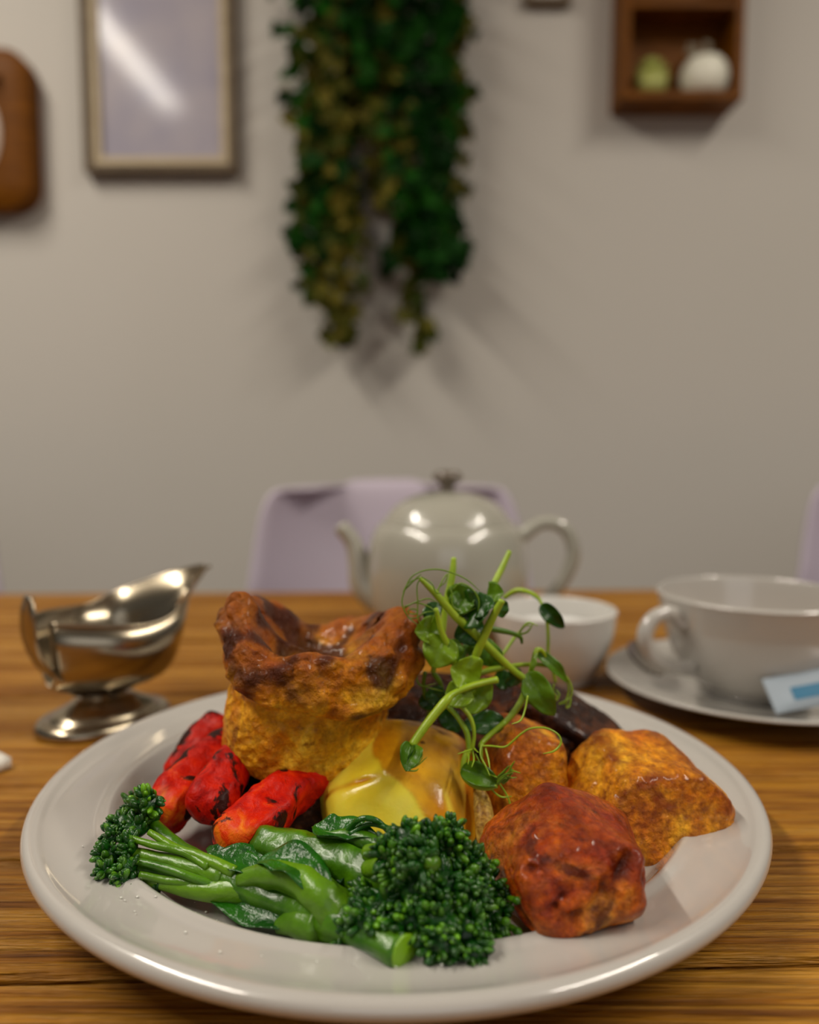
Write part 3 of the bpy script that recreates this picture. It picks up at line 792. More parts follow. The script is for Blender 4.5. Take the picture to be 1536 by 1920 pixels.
for L in ([(510, 200), (495, 260), (450, 300), (440, 360), (470, 400)], [(520, 290), (540, 340), (545, 420), (620, 470), (700, 440)], [(500, 210), (470, 260), (445, 330), (480, 380)], [(545, 310), (600, 270), (680, 310), (725, 390), (715, 480)],
          [(345, 760), (310, 870), (300, 940), (340, 975), (430, 955)], [(330, 800), (300, 900), (320, 960), (400, 990), (480, 1010)], [(345, 775), (380, 760), (420, 860)]):
    tendril(s2, kp(L, .303, .300), .00028, .6)
s3 = shoot(K(690, 900, .315), 'pea shoot leaning right with a bare stem tip and a bright leaf near its top')
pstem(s3, kp([(935, 50), (880, 170), (835, 260), (800, 340)], .326, .316), [.0010, .0013, .0013, .0011])
pstem(s3, kp([(885, 385), (830, 480), (780, 590), (735, 690), (690, 800), (660, 880), (560, 975)], .298, .302), [.0012, .0015, .0016, .0016, .0015, .0013, .0010])
pleaf(s3, (780, 350), (895, 335), .0055, .308, .303, (0, -1, .5), None, .2, .3, .1, 6)
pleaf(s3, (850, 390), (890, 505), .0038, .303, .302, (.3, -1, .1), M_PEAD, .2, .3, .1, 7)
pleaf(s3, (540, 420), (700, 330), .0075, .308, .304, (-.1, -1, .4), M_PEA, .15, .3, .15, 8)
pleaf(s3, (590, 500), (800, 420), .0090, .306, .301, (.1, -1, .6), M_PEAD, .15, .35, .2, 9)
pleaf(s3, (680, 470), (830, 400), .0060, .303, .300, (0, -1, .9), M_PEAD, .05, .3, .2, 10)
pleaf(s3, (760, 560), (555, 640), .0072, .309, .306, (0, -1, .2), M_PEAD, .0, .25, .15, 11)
pstem(s3, kp([(640, 690), (620, 760), (600, 830)], .314, .312), [.0013]*3, 1)
s4 = shoot(K(270, 1380, .286), 'pale thick pea shoot drooping to lower left, its closed leaf tip touching the boiled potato')
pstem(s4, kp([(850, 930), (740, 955), (640, 985), (545, 1030), (500, 1075), (410, 1180), (330, 1285), (265, 1380)], .296, .280), [.0013, .0012, .0012, .0012, .0017, .0016, .0015, .0014])
pleaf(s4, (262, 1370), (225, 1560), .0048, .280, .272, (.1, -1, .4), M_PEA, .05, .7, .1, 12)
pleaf(s4, (300, 1380), (225, 1530), .0030, .281, .274, (.7, -1, .2), M_PEAD, .1, .5, .1, 13)
for L in ([(235, 1545), (300, 1520), (370, 1460)], [(240, 1550), (310, 1500), (345, 1455)], [(240, 1555), (290, 1555), (310, 1540)]): tendril(s4, kp(L, .275, .278), .0003, .6)
pleaf(s4, (495, 1020), (690, 1060), .0062, .294, .292, (0, -1, .5), None, .75, .3, .1, 14)
pleaf(s4, (730, 930), (530, 850), .0088, .297, .294, (0, -1, .35), None, .85, .25, .12, 15)
pleaf(s4, (650, 1000), (790, 1110), .0095, .300, .297, (.2, -1, .25), None, .55, .25, .15, 16)
pstem(s4, kp([(535, 1075), (610, 1120), (670, 1200), (692, 1300), (680, 1415)], .294, .290), [.0010, .0009, .0008, .0007, .0006])
pstem(s4, kp([(510, 1110), (580, 1190), (640, 1290), (655, 1390), (650, 1450)], .298, .292), [.0010, .0009, .0010, .0010, .0009], .3)
pleaf(s4, (480, 1140), (590, 1290), .0050, .312, .308, (0, -1, .3), M_PEAD, 0, .2, .1, 17)
s5 = shoot(K(740, 1380, .292), 'low pea shoot with curling tendrils over the small roast potato and a closed green bud')
pleaf(s5, (605, 1540), (860, 1650), .0048, .284, .281, (0, -1, .55), M_PEA, .1, .6, .15, 18)
pstem(s5, kp([(645, 1420), (620, 1500), (625, 1590), (690, 1655), (780, 1675), (850, 1660)], .288, .280), [.0011, .0011, .0012, .0010, .0009, .0007])
pstem(s5, kp([(905, 1220), (800, 1310), (745, 1365), (740, 1385)], .298, .290), [.0010]*4, .2)
pleaf(s5, (905, 1220), (605, 1245), .0055, .302, .300, (0, -1, .5), M_PEAD, .0, .2, .1, 19)
for L in ([(740, 1385), (810, 1385), (900, 1392), (960, 1350), (1010, 1305), (1080, 1265), (1180, 1262), (1265, 1305), (1287, 1365), (1240, 1420), (1165, 1438)], [(745, 1390), (750, 1480), (780, 1560), (850, 1600), (920, 1605), (985, 1600)],
          [(700, 1440), (740, 1510), (800, 1570), (870, 1650), (925, 1740), (942, 1820), (932, 1900)], [(765, 1530), (775, 1620), (820, 1690), (880, 1735), (950, 1730)], [(680, 1410), (640, 1420), (580, 1440)],
          [(680, 1420), (690, 1480), (675, 1530)], [(690, 1400), (720, 1430)], [(740, 1380), (735, 1450), (770, 1520), (800, 1590)], [(770, 1400), (790, 1480), (800, 1540)], [(860, 1610), (920, 1580), (950, 1520), (970, 1490)], [(860, 1620), (940, 1560), (1010, 1570)],
          [(1060, 1040), (1040, 1140), (1010, 1210), (950, 1235)], [(640, 1420), (655, 1460), (650, 1510)], [(850, 1640), (900, 1590), (960, 1545)]):
    tendril(s5, kp(L, .284, .277), .00036, .15)
for k in range(14):
    rnd = random.Random(k); x, y = 880+rnd.uniform(-20, 30), 1600+rnd.uniform(-30, 30)
    tendril(s5, kp([(x-20, y+20), (x+20, y-15), (x+50+rnd.uniform(-10, 30), y-35+rnd.uniform(-30, 30))], .279, .277), .0003, .6)
s6 = shoot(K(750, 890, .318), 'pea shoot reaching right with arched leaf and tendrils hanging over the plate rim')
pstem(s6, kp([(730, 890), (800, 865), (900, 845), (1000, 830), (1120, 826), (1200, 835)], .308, .312), [.0009, .0012, .0010, .0009, .0009, .0008], .3)
pleaf(s6, (1110, 735), (1330, 950), .0030, .312, .312, (.4, -1, .3), M_PEA, .1, .5, .12, 21)
for L in ([(1110, 740), (1200, 770), (1300, 880), (1357, 970), (1352, 1050), (1270, 1095)], [(1200, 790), (1290, 880), (1340, 980), (1320, 1080), (1270, 1100)], [(1355, 1060), (1345, 1110), (1325, 1120), (1330, 1080)], [(1160, 960), (1190, 930)],
          [(1240, 960), (1235, 1010), (1260, 1050), (1245, 1080)], [(1250, 1000), (1275, 1030), (1260, 1080)], [(1000, 610), (1040, 560), (1080, 560)], [(1010, 620), (1060, 600), (1100, 540)], [(1005, 600), (1060, 540), (1130, 560)]):
    tendril(s6, kp(L, .314, .312), .0004, .3)
pleaf(s6, (740, 830), (800, 650), .0088, .312, .316, (0, -1, .3), M_PEA, .1, .2, .12, 22)
pleaf(s6, (880, 760), (800, 850), .0040, .310, .312, (0, -1, .3), M_PEA, .2, .2, .12, 23)
pstem(s6, kp([(800, 580), (880, 595), (960, 615), (1010, 640), (1020, 680)], .305, .312), [.0011, .0011, .0009, .0008, .0005], 1)
pstem(s6, kp([(830, 830), (900, 740), (970, 640), (1010, 600)], .320, .330), [.0008, .0007, .0007, .0006], .1)
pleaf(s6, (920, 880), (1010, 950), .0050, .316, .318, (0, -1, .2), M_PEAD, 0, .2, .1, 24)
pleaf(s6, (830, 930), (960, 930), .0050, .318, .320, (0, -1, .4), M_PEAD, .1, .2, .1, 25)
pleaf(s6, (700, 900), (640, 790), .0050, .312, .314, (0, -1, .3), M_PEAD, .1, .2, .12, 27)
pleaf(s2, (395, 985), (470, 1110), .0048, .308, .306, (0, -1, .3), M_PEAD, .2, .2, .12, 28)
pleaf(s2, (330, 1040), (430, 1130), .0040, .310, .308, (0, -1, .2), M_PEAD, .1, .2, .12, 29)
pleaf(s3, (640, 360), (560, 480), .0060, .306, .302, (-.2, -1, .4), M_PEA, .1, .35, .18, 30)
s7 = shoot(K(1200, 900, .335), 'single dark folded pea leaf on a thin faint stem, rightmost of the pea shoots')
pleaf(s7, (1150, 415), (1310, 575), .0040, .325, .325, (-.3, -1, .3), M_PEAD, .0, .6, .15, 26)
pstem(s7, kp([(1160, 430), (1190, 520), (1200, 640), (1200, 760), (1230, 860), (1250, 950)], .330, .336), [.0007]*6, .1)
pstem(s7, kp([(900, 370), (980, 320), (1060, 330), (1130, 370), (1160, 420)], .345, .335), [.0010, .0011, .0010, .0008, .0006], .0)

# ------------------------------------------------------------------ drops on the plate
rnd = random.Random(8); mb = MB(); v, f = ico(2)
M_DROP = simple('juice_glint_white', (.85, .85, .78), .03, 0, .6, 1)  # opaque near-white colour stands in for highlights on the droplets
for k in range(110):
    a = R(rnd.uniform(200, 285)); r = rnd.uniform(.082, .109) if rnd.random() < .8 else rnd.uniform(.112, .124)
    zz = np.interp(r, [.05, .090, .098, .102, .1045, .1065, .109, .1112, .1128, .116, .120, .127], [.0100, .0102, .0104, .0109, .0120, .0140, .0170, .0194, .0199, .0193, .0196, .0205])+.0003
    s = rnd.uniform(.00018, .00042)
    mb.add(v*np.array([s, s, s*.6])+np.array([PC[0]+r*math.cos(a), PC[1]+r*math.sin(a), zz+.0001]), f)
tag(mb.build('juice_droplets', M_DROP), 'tiny droplets coloured white like glints, scattered on the front of the plate well', 'droplets', kind='stuff')

# ------------------------------------------------------------------ gravy boat
gb = empty('gravy_boat', (-.170, .445, 0), 'polished steel gravy boat on an oval foot, left behind the plate', 'gravy boat')
GA = R(48); gx, gy = math.cos(GA), math.sin(GA)
def GL(u, w, z): return (-.170+u*gx-w*gy, .445+u*gy+w*gx, z)
def boat(off, m_=40, k=14, inner=False):
    """hull sections: u from handle end (-.055) to spout (+.082)"""
    V = []
    for i in range(m_):
        t = i/(m_-1)
        u0 = -.034+.102*t
        # half width at rim
        w = .034*math.sin(math.pi*min(1, (t*.86+.07)))**.75*(1-.72*sstep(.55, 1.0, t))
        w = max(w, .003)
        zr = .060+.002*(1-t)**2+.019*sstep(.35, 1.0, t)+.0015*math.cos(t*6)
        zb = .0190+.018*(abs(t-.36)/.64)**2.4*1.6 + .010*sstep(.7, 1, t)
        zb = min(zb, zr-.006)
        for j in range(k+1):
            a = math.pi*(j/k)
            s = -math.cos(a); dpt = math.sin(a)**.62
            ww = (w-off)*s; z = zr-(zr-zb-off)*dpt
            # pull the ends up and in
            u = u0*(1-.12*dpt) if t < .5 else u0*(1-.30*dpt*sstep(.5, 1, t))
            fl = 1+.10*(1-dpt)
            V.append(GL(u, ww*fl, z))
    return V
mb = MB(); m_, k = 40, 14
Vo = boat(0); Vi = boat(.0012)
F = grid_faces(m_, k+1); o = len(Vo); F2 = [(a+o, b+o, c_+o, d+o) for a, b, c_, d in F]
side = []
for i in range(m_-1):
    for j in (0, k): a = i*(k+1)+j; b = (i+1)*(k+1)+j; side.append((a, b, b+o, a+o))
for j in range(k):
    for i in (0, m_-1): a = i*(k+1)+j; b = a+1; side.append((a, b, b+o, a+o))
mb.add(Vo+Vi, F+F2+side); mb.build('bowl', STEEL, gb)
mb = MB()
for s in (-1, 1):
    tube(mb, [Vector(GL(*p)) for p in []] or [Vector(Vo[i*(k+1)+(0 if s < 0 else k)]) for i in range(0, m_, 3)]+[Vector(Vo[(m_-1)*(k+1)+(0 if s < 0 else k)])], .0011, 8, 3)
mb.build('rolled_rim', STEEL, gb)
def foot(p, a, r, z):
    u = (p[0]-(-.170)); w = (p[1]-.445)
    u2 = r*math.cos(a)*1.12; w2 = r*math.sin(a)*.86
    return GL(u2, w2, z)
fp = [(0, .004), (.026, .002), (.031, 0), (.0335, .0008), (.0335, .004), (.0315, .0065), (.028, .0068), (.025, .0095), (.0195, .0125), (.0150, .0155), (.0115, .0165), (.0120, .0180), (.0145, .0195), (.016, .0205), (0, .021)]
lathe(MB(), [tuple(q) for q in catmull(fp, 3)], (-.170, .445, 0), 48, foot).build('foot', STEEL, gb)
mb = MB(); hp = [GL(-.018, -.002, .030), GL(-.030, -.003, .034), GL(-.038, -.004, .046), GL(-.042, -.005, .060), GL(-.041, -.005, .078)]
Q = catmull(hp, 8); m = len(Q); V = []
wv = Vector((-gy, gx, 0))
for i, q in enumerate(Q):
    q = Vector(q); T = Vector(Q[min(i+1, m-1)])-Vector(Q[max(i-1, 0)]); T.normalize(); Nn = T.cross(wv).normalized()
    w = .0075+.0015*math.sin(i/m*3)
    if i > m-4: w *= (1-(i-(m-4))/3*.5)
    for s, h in ((-1, 0), (-.9, .0008), (0, .0004), (.9, .0008), (1, 0), (.9, -.0008), (0, -.0012), (-.9, -.0008)):
        V.append(tuple(q+wv*(w*s)+Nn*h))
mb.add(V, grid_faces(m, 8, wrap_v=True)); mb.f.append(tuple(range(8))); mb.f.append(tuple((m-1)*8+i for i in range(8)))
mb.build('handle', STEEL, gb)
# gravy surface inside
mb = MB(); V = []
for i in range(33):
    t = .12+.62*i/32; u0 = -.034+.102*t
    w = max(.034*math.sin(math.pi*min(1, (t*.86+.07)))**.75*(1-.72*sstep(.55, 1.0, t)), .003)*.80
    for j in range(9): V.append(GL(u0*.90, w*(-.9+.9*j/4), .040))
mb.add(V, grid_faces(33, 9)); mb.build('gravy', simple('gravy_liquid', (.08, .025, .006), .12), gb)

# ------------------------------------------------------------------ teapot
TP = W(838, 1150, D=.625); tx, ty = TP.x, .625
tp = empty('teapot', (tx, ty, 0), 'white porcelain teapot with a domed lid, in the middle behind the dinner', 'teapot')
bp = [(0, .004), (.036, .004), (.038, 0), (.042, 0), (.043, .004), (.050, .014), (.0565, .030), (.0595, .048), (.0590, .066), (.0560, .080), (.0515, .0885), (.047, .0915), (.0445, .0925), (.043, .0910), (.044, .088), (.051, .075), (.0545, .055), (.050, .025), (.03, .008), (0, .007)]
lathe(MB(), [tuple(q) for q in catmull(bp, 4)], (tx, ty, 0), 80).build('body', MPOT, tp)
lp = [(.0450, .0905), (.0462, .0930), (.0440, .0965), (.0375, .1035), (.028, .1090), (.016, .1125), (.008, .1135), (0, .1138)]
lid = lathe(MB(), [tuple(q) for q in catmull([(0, .091)]+lp, 4)], (tx, ty, 0), 64).build('lid', MPOT, tp)
kp_ = [(0, .113), (.0055, .1135), (.0050, .1165), (.0068, .1195), (.0105, .1225), (.0108, .1255), (.0080, .1285), (0, .1292)]
lathe(MB(), [tuple(q) for q in catmull(kp_, 4)], (tx, ty, 0), 32).build('knob', simple('knob_glaze', (.16, .13, .10), .2, 0, .5, .3), lid)
mb = MB(); tube(mb, [Vector((tx-.050, ty, .034)), Vector((tx-.062, ty, .044)), Vector((tx-.066, ty, .062)), Vector((tx-.070, ty, .076)), Vector((tx-.079, ty, .088))], [.016, .0125, .0095, .0075, .0070], 20, 8, flat=.85)
mb.build('spout', MPOT, tp)
mb = MB(); tube(mb, [Vector((tx+.052, ty, .078)), Vector((tx+.070, ty, .090)), Vector((tx+.087, ty, .086)), Vector((tx+.094, ty, .068)), Vector((tx+.086, ty, .046)), Vector((tx+.070, ty, .030)), Vector((tx+.054, ty, .024))], [.006, .0050, .0052, .0055, .005, .0045, .006], 16, 8)
mb.build('handle', MPOT, tp)

tp.scale = (1.035, 1.035, 1.035)
# ------------------------------------------------------------------ small white bowl behind the pea shoots
bx_, by_ = W(1038, 1200, D=.532).x, .532
bo = [(a_, b_*.93) for a_, b_ in [(0, .003), (.020, .003), (.022, 0), (.026, 0), (.0275, .004), (.0335, .016), (.0385, .032), (.0405, .046), (.0408, .0495), (.0395, .0505), (.0380, .0490), (.0360, .034), (.030, .016), (.018, .007), (0, .006)]]
o = lathe(MB(), [tuple(q) for q in catmull(bo, 4)], (bx_, by_, 0), 72).build('sugar_bowl', simple('bright_glaze', (.66, .64, .60), .2, 0, .5, .5), loc=(bx_, by_, 0))
tag(o, 'small plain white bowl behind the pea shoots, right of the teapot', 'bowl')
su = MB(); lathe(su, [(0, .0385), (.020, .037), (.0335, .034), (.0335, .033), (0, .033)], (bx_, by_, 0), 48, lambda p, a, r, z: (p[0], p[1], p[2]+.0015*noise.noise(Vector(p)*120)))
tag(su.build('white_sugar', simple('sugar', (.80, .80, .78), .7), loc=(bx_, by_, .036)), 'white sugar heaped inside the small white bowl', 'sugar', kind='stuff')

# ------------------------------------------------------------------ cup and saucer
ux, uy = .2085, .486
sp_ = [(a_, b_*.83) for a_, b_ in [(0, .003), (.028, .003), (.030, 0), (.034, 0), (.036, .003), (.055, .0085), (.078, .0145), (.0860, .0175), (.0872, .0190), (.0855, .0200), (.078, .0178), (.060, .0125), (.042, .0085), (.034, .0070), (0, .0070)]]
o = lathe(MB(), [tuple(q) for q in catmull(sp_, 4)], (ux, uy, 0), 96).build('saucer', MCU, loc=(ux, uy, 0))
tag(o, 'white saucer under the large teacup, cut by the right edge', 'saucer')
cu = empty('teacup', (ux, uy, .0062), 'large white teacup with its ring handle pointing left, on the saucer', 'cup')
cp = [(a_, b_*.905) for a_, b_ in [(0, .003), (.024, .003), (.026, 0), (.030, 0), (.0315, .004), (.040, .012), (.0480, .026), (.0535, .044), (.0572, .062), (.0578, .0650), (.0565, .0662), (.0550, .0645), (.0510, .044), (.045, .026), (.033, .011), (0, .007)]]
lathe(MB(), [tuple(q) for q in catmull(cp, 4)], (ux, uy, .0062), 96).build('body', MCU, cu)
mb = MB(); hx = -.052; dirv = Vector((-.93, -.37, 0)).normalized()
def HC(r, z): return Vector((ux, uy, .0062+z*.905))+dirv*r
tube(mb, [HC(.0535, .050), HC(.064, .058), HC(.076, .055), HC(.081, .044), HC(.075, .031), HC(.062, .023), HC(.047, .020)], [.0048, .0042, .0042, .0045, .0042, .004, .0048], 16, 8)
mb.build('handle', MCU, cu)
# milk tea surface
mb = MB(); lathe(mb, [(0, .0), (.046, 0)], (ux, uy, .0362), 64); mb.build('tea', simple('milky_tea', (.30, .16, .07), .08), cu)

# teaspoon on saucer
def spoon(c, ang, label):
    e = empty('teaspoon', c, label, 'spoon'); d = Vector((math.cos(ang), math.sin(ang), 0)); n_ = Vector((-d.y, d.x, 0)); c = Vector(c)
    n_ = (n_*math.cos(.6)+Vector((0, 0, 1))*math.sin(.6)).normalized(); up_ = d.cross(n_)
    V = []; m_, k = 20, 11
    for i in range(m_):
        t = i/(m_-1); u = -.021+.042*t; w = .0135*math.sqrt(max(0, 1-(u/.0212)**2))*(1+.12*(t-.5))
        for j in range(k):
            s = -1+2*j/(k-1); z = .0045*(s*s*(w/.0135)**2+(u/.021)**2)+.0015
            V.append(tuple(c+d*u+n_*(w*s)+up_*z))
    Vb = [tuple(Vector(q)-up_*.0011) for q in V]; F = grid_faces(m_, k); o = len(V)
    mb = MB(); mb.add(V+Vb, F+[(a+o, b+o, c_+o, d_+o) for a, b, c_, d_ in F])
    mb.build('bowl', MIX_STEEL, e)
    mb = MB(); tube(mb, [c+d*.019+Vector((0, 0, .0050)), c+d*.035+Vector((0, 0, .010)), c+d*.07+Vector((0, 0, .0125)), c+d*.105+Vector((0, 0, .0130))], [.0022, .0016, .0022, .0038], 12, 6, flat=.4)
    mb.build('handle', MIX_STEEL, e)
spoon(tuple(W(1203, 1247, z=.0215)), R(66), 'steel teaspoon resting on the saucer, under the cup handle')
# sachet
sc_ = W(1528, 1290, D=.432); se = empty('sugar_sachet', sc_, 'blue and white paper sachet on the saucer in front of the cup', 'sachet')
M_PAP = simple('white_paper', (.36, .42, .48), .6); M_BLUE = simple('blue_print', (.03, .17, .30), .5)
rotS = Matrix.Rotation(R(12), 4, 'Z') @ Matrix.Rotation(R(48), 4, 'X') @ Matrix.Rotation(R(-16), 4, 'Y')
def pillow(c, w, h, t, rot, mb):
    V = []; n, k = 14, 10
    for s in (1, -1):
        for i in range(n):
            for j in range(k):
                u = -1+2*i/(n-1); v_ = -1+2*j/(k-1)
                z = s*t*max(0, (1-u**4)*(1-v_**4))**.6+.0002*s
                V.append(tuple(Vector(c)+(rot @ Vector((u*w/2, v_*h/2, z)))))
    F = grid_faces(n, k); mb.add(V, F+[tuple(x+n*k for x in q) for q in F])
    return mb
pillow(sc_, .050, .020, .0028, rotS, MB()).build('wrapper', M_PAP, se)
mb = MB(); V = []
for i in range(8):
    for j in range(4):
        u = -.55+1.0*i/7; v_ = -.55+.7*j/3
        V.append(tuple(Vector(sc_)+(rotS @ Vector((u*.025, v_*.010, .0028*((1-u**4)*(1-v_**4))**.6+.0005)))))
mb.add(V, grid_faces(8, 4)); mb.build('printed_band', M_BLUE, se)

# ------------------------------------------------------------------ napkin corner at left edge
nc = W(0, 1432, z=.0035)
mb = MB(); V = []
for i in range(12):
    for j in range(12):
        x = -.060*i/11; y = -.060*j/11
        p = Vector((nc.x+.004, nc.y+.003, 0))+(Matrix.Rotation(R(-32), 3, 'Z') @ Vector((x, y+.03*0, 0)))
        V.append((p.x, p.y, .0045+.0012*math.sin(i*.6)+.0008*math.cos(j*.9)))
Vb = [(a, b, .0002) for a, b, z in V]; F = grid_faces(12, 12)
mb.add(V+Vb, F+[tuple(x+144 for x in q) for q in F]+[(i, i+1, i+145, i+144) for i in range(11)]+[(i*12, (i+1)*12, (i+1)*12+144, i*12+144) for i in range(11)]+[(i*12+11, (i+1)*12+11, (i+1)*12+155, i*12+155) for i in range(11)]+[(132+i, 133+i, 277+i, 276+i) for i in range(11)])
tag(mb.build('paper_napkin', simple('white_napkin', (.80, .76, .68), .8)), 'corner of a folded white napkin at the left edge of the table', 'napkin')

# ------------------------------------------------------------------ chairs
def make_chair(loc, rz, label):
    e = empty('shell_chair', loc, label, 'chair', 'lilac shell chairs')
    # shell: centre line from seat front to back top; local y back is +, seat towards -y (table)
    cl = [(-.22, .43), (-.12, .445), (0, .435), (.12, .44), (.19, .48), (.215, .56), (.235, .66), (.255, .76), (.268, .835), (.280, .845)]
    cl = catmull([(a, b) for a, b in cl], 6); m = len(cl); k = 25; V = []
    for i, (y, z) in enumerate(cl):
        t = i/(m-1)
        w = .190+.016*math.sin(t*3)-.038*sstep(.45, 1, t)
        if t > .80: w *= math.sqrt(max(.0, 1-((t-.80)/.235)**2.6))
        if t < .12: w *= math.sqrt(1-((.12-t)/.16)**2)
        for j in range(k):
            s = -1+2*j/(k-1); back = sstep(.45, .75, t)
            lift = .045*abs(s)**2.6*(1-back)+.05*abs(s)**3*sstep(.25, .45, t)*(1-back)
            fwd = .075*abs(s)**2.2*back
            V.append((s*w, y-fwd, z+lift))
    def place(p): 
        c_, s_ = math.cos(rz), math.sin(rz); return (loc[0]+p[0]*c_-p[1]*s_, loc[1]+p[0]*s_+p[1]*c_, loc[2]+p[2])
    Vb = []
    for i in range(m):
        for j in range(k):
            a = Vector(V[min(i+1, m-1)*k+j])-Vector(V[max(i-1, 0)*k+j]); b = Vector(V[i*k+min(j+1, k-1)])-Vector(V[i*k+max(j-1, 0)])
            n_ = b.cross(a); n_ = n_.normalized() if n_.length > 1e-9 else Vector((0, 0, 1))
            Vb.append(tuple(Vector(V[i*k+j])+n_*.006))
    F = grid_faces(m, k); o = len(V); side = []
    for i in range(m-1):
        for j in (0, k-1): a = i*k+j; b = (i+1)*k+j; side.append((a, b, b+o, a+o))
    for j in range(k-1):
        for i in (0, m-1): a = i*k+j; b = a+1; side.append((a, b, b+o, a+o))
    mb = MB(); mb.add([place(p) for p in V+Vb], F+[tuple(x+o for x in q) for q in F]+side); mb.build('seat_shell', M_CHAIR, e)
    for sx in (-1, 1):
        for sy in (-1, 1):
            mb = MB(); tube(mb, [Vector(place((sx*.12, sy*.11, .44))), Vector(place((sx*.21, sy*.21, .0)))], [.014, .009], 12, 4); mb.build('leg', M_LEG, e)
    return e
cx_ = (722-768)/FPX*1.10
make_chair((cx_+.035, .87, -.75), R(8), 'lilac plastic shell chair at the far side of the table, behind the teapot')
make_chair((.705, .93, -.75), R(-4), 'lilac plastic shell chair cut by the right edge, behind the teacup')
make_chair((-.735, .93, -.75), R(4), 'lilac plastic shell chair just showing at the left edge beyond the gravy boat')

# ------------------------------------------------------------------ wall things
def rect_frame(mb, x0, x1, z0, z1, w, y0, y1, r=0.0, att=0):
    """rectangular ring frame between y0 (front) and y1 (wall) with optional corner radius"""
    n = 8; out = []; inn = []
    def ring(a0, a1, b0, b1, rad):
        P = []
        for (cx, cz, s) in ((a1-rad, b1-rad, 0), (a0+rad, b1-rad, 90), (a0+rad, b0+rad, 180), (a1-rad, b0+rad, 270)):
            for i in range(n+1):
                a = R(s+90*i/n); P.append((cx+rad*math.cos(a), cz+rad*math.sin(a)))
        return P
    O = ring(x0, x1, z0, z1, max(r, .002)); I = ring(x0+w, x1-w, z0+w, z1-w, max(r-w, .002)); m = len(O)
    V = []
    bv = min(.003, w*.2)
    Ob = ring(x0+bv, x1-bv, z0+bv, z1-bv, max(r-bv, .002))
    for (x, z) in O: V.append((x, y1, z))
    for (x, z) in O: V.append((x, y0+bv, z))
    for (x, z) in Ob: V.append((x, y0, z))
    for (x, z) in I: V.append((x, y0, z))
    for (x, z) in I: V.append((x, y1, z))
    mb.add(V, grid_faces(5, m, wrap_u=True, wrap_v=True), att); return mb
def wx(px, Y=YW): return (px-768)/FPX*1.0*Y*1.0
def at(px, py, Y=YW): return W(px, py, D=Y)
# picture frame with glass
a = at(150, 330, YW-.03); b = at(440, -330, YW-.03)
x0, x1, z0 = at(150, 150, YW-.03).x, at(441, 150, YW-.03).x, at(300, 322, YW-.03).z; z1 = z0+.46
pf = empty('picture_frame', ((x0+x1)/2, YW, z0), 'upright grey-brown picture frame with an inner edge coloured pale as if lit from above and glass reflecting the strip lamp', 'picture frame')
rect_frame(MB(), x0, x1, z0, z1, .014, YW-.030, YW-.0005).build('outer_frame', M_FRAME, pf, sharp=40)
rect_frame(MB(), x0+.014, x1-.014, z0+.014, z1-.014, .016, YW-.022, YW-.001).build('inner_frame', M_SLIP, pf, sharp=40)
def m_print():
    m, nt, b = mat('faded_print'); v = objc(nt)
    c = ramp(nt, [(.35, (.36, .34, .42)), (.65, (.46, .42, .46))], noise_t(nt, 9, 3, .5, v))
    nt.links.new(c, b.inputs['Base Color']); b.inputs['Roughness'].default_value = .10; b.inputs['Specular IOR Level'].default_value = .14; return m
box(MB(), ((x0+x1)/2, YW-.007, (z0+z1)/2), (x1-x0-.058, .010, z1-z0-.058)).build('glazed_print', m_print(), pf, smooth=False)

# left brown rounded frame
x1 = at(58, 250, YW-.045).x; z0 = at(30, 392, YW-.045).z; z1 = at(30, 88, YW-.045).z; x0 = x1-.30
lf = empty('wooden_wall_frame', ((x0+x1)/2, YW, z0), 'brown wooden wall frame with rounded corners, cut by the left edge', 'picture frame')
rect_frame(MB(), x0, x1, z0, z1, .05, YW-.045, YW-.0005, .05).build('frame', M_BOXW, lf, sharp=50)
box(MB(), ((x0+x1)/2, YW-.012, (z0+z1)/2), (x1-x0-.06, .022, z1-z0-.06)).build('backing', M_BOXW, lf, smooth=False)
mb = MB(); v, f = ico(4); mb.add(v*np.array([.085, .004, .10])+np.array([(x0+x1)/2, YW-.025, (z0+z1)/2]), f); mb.build('oval_print', simple('cream_print', (.55, .42, .32), .4), lf)

# right shadow box (open fronted) with ornaments
x0, x1 = at(1166, 100, YW-.08).x, at(1397, 100, YW-.08).x; z0 = at(1280, 186, YW-.08).z; z1 = z0+.34
rb = empty('wall_shadow_box', ((x0+x1)/2, YW, z0), 'open-fronted brown wooden box shelf on the wall, upper right', 'shelf')
rect_frame(MB(), x0, x1, z0, z1, .016, YW-.080, YW-.0005).build('frame', M_BOXW, rb, sharp=40)
box(MB(), ((x0+x1)/2, YW-.004, (z0+z1)/2), (x1-x0-.03, .006, z1-z0-.03)).build('back_board', M_BOXW, rb, smooth=False)
box(MB(), ((x0+x1)/2, YW-.0445, z0+.165), (x1-x0-.033, .066, .010)).build('shelf', M_BOXW, rb, smooth=False)
oz = z0+.0161
# green succulent
gxp = at(1222, 110, YW-.045).x
gs = empty('green_succulent', (gxp, YW-.045, oz), 'small lime green succulent in a pale pot, left in the wooden wall box', 'plant')
lathe(MB(), [(0, 0), (.018, 0), (.024, .028), (.0225, .028), (.018, .02), (0, .02)], (gxp, YW-.045, oz), 32, lambda p, a, r, z: (gxp+(p[0]-gxp)*1.3, YW-.045+(p[1]-YW+.045)*1.2, oz+(p[2]-oz)*1.35)).build('pot', simple('lime_pot', (.42, .44, .12), .4), gs)
mb = MB()
for k in range(34):
    rnd = random.Random(k); a = k*2.4; el = .2+1.2*(k/34); d = Vector((math.cos(a)*math.cos(el), math.sin(a)*math.cos(el), math.sin(el)))
    c0 = Vector((gxp, YW-.045, oz+.036)); tube(mb, [c0, c0+d*.018, c0+d*.034], [.002, .0058, .0008], 8, 3, flat=.6)
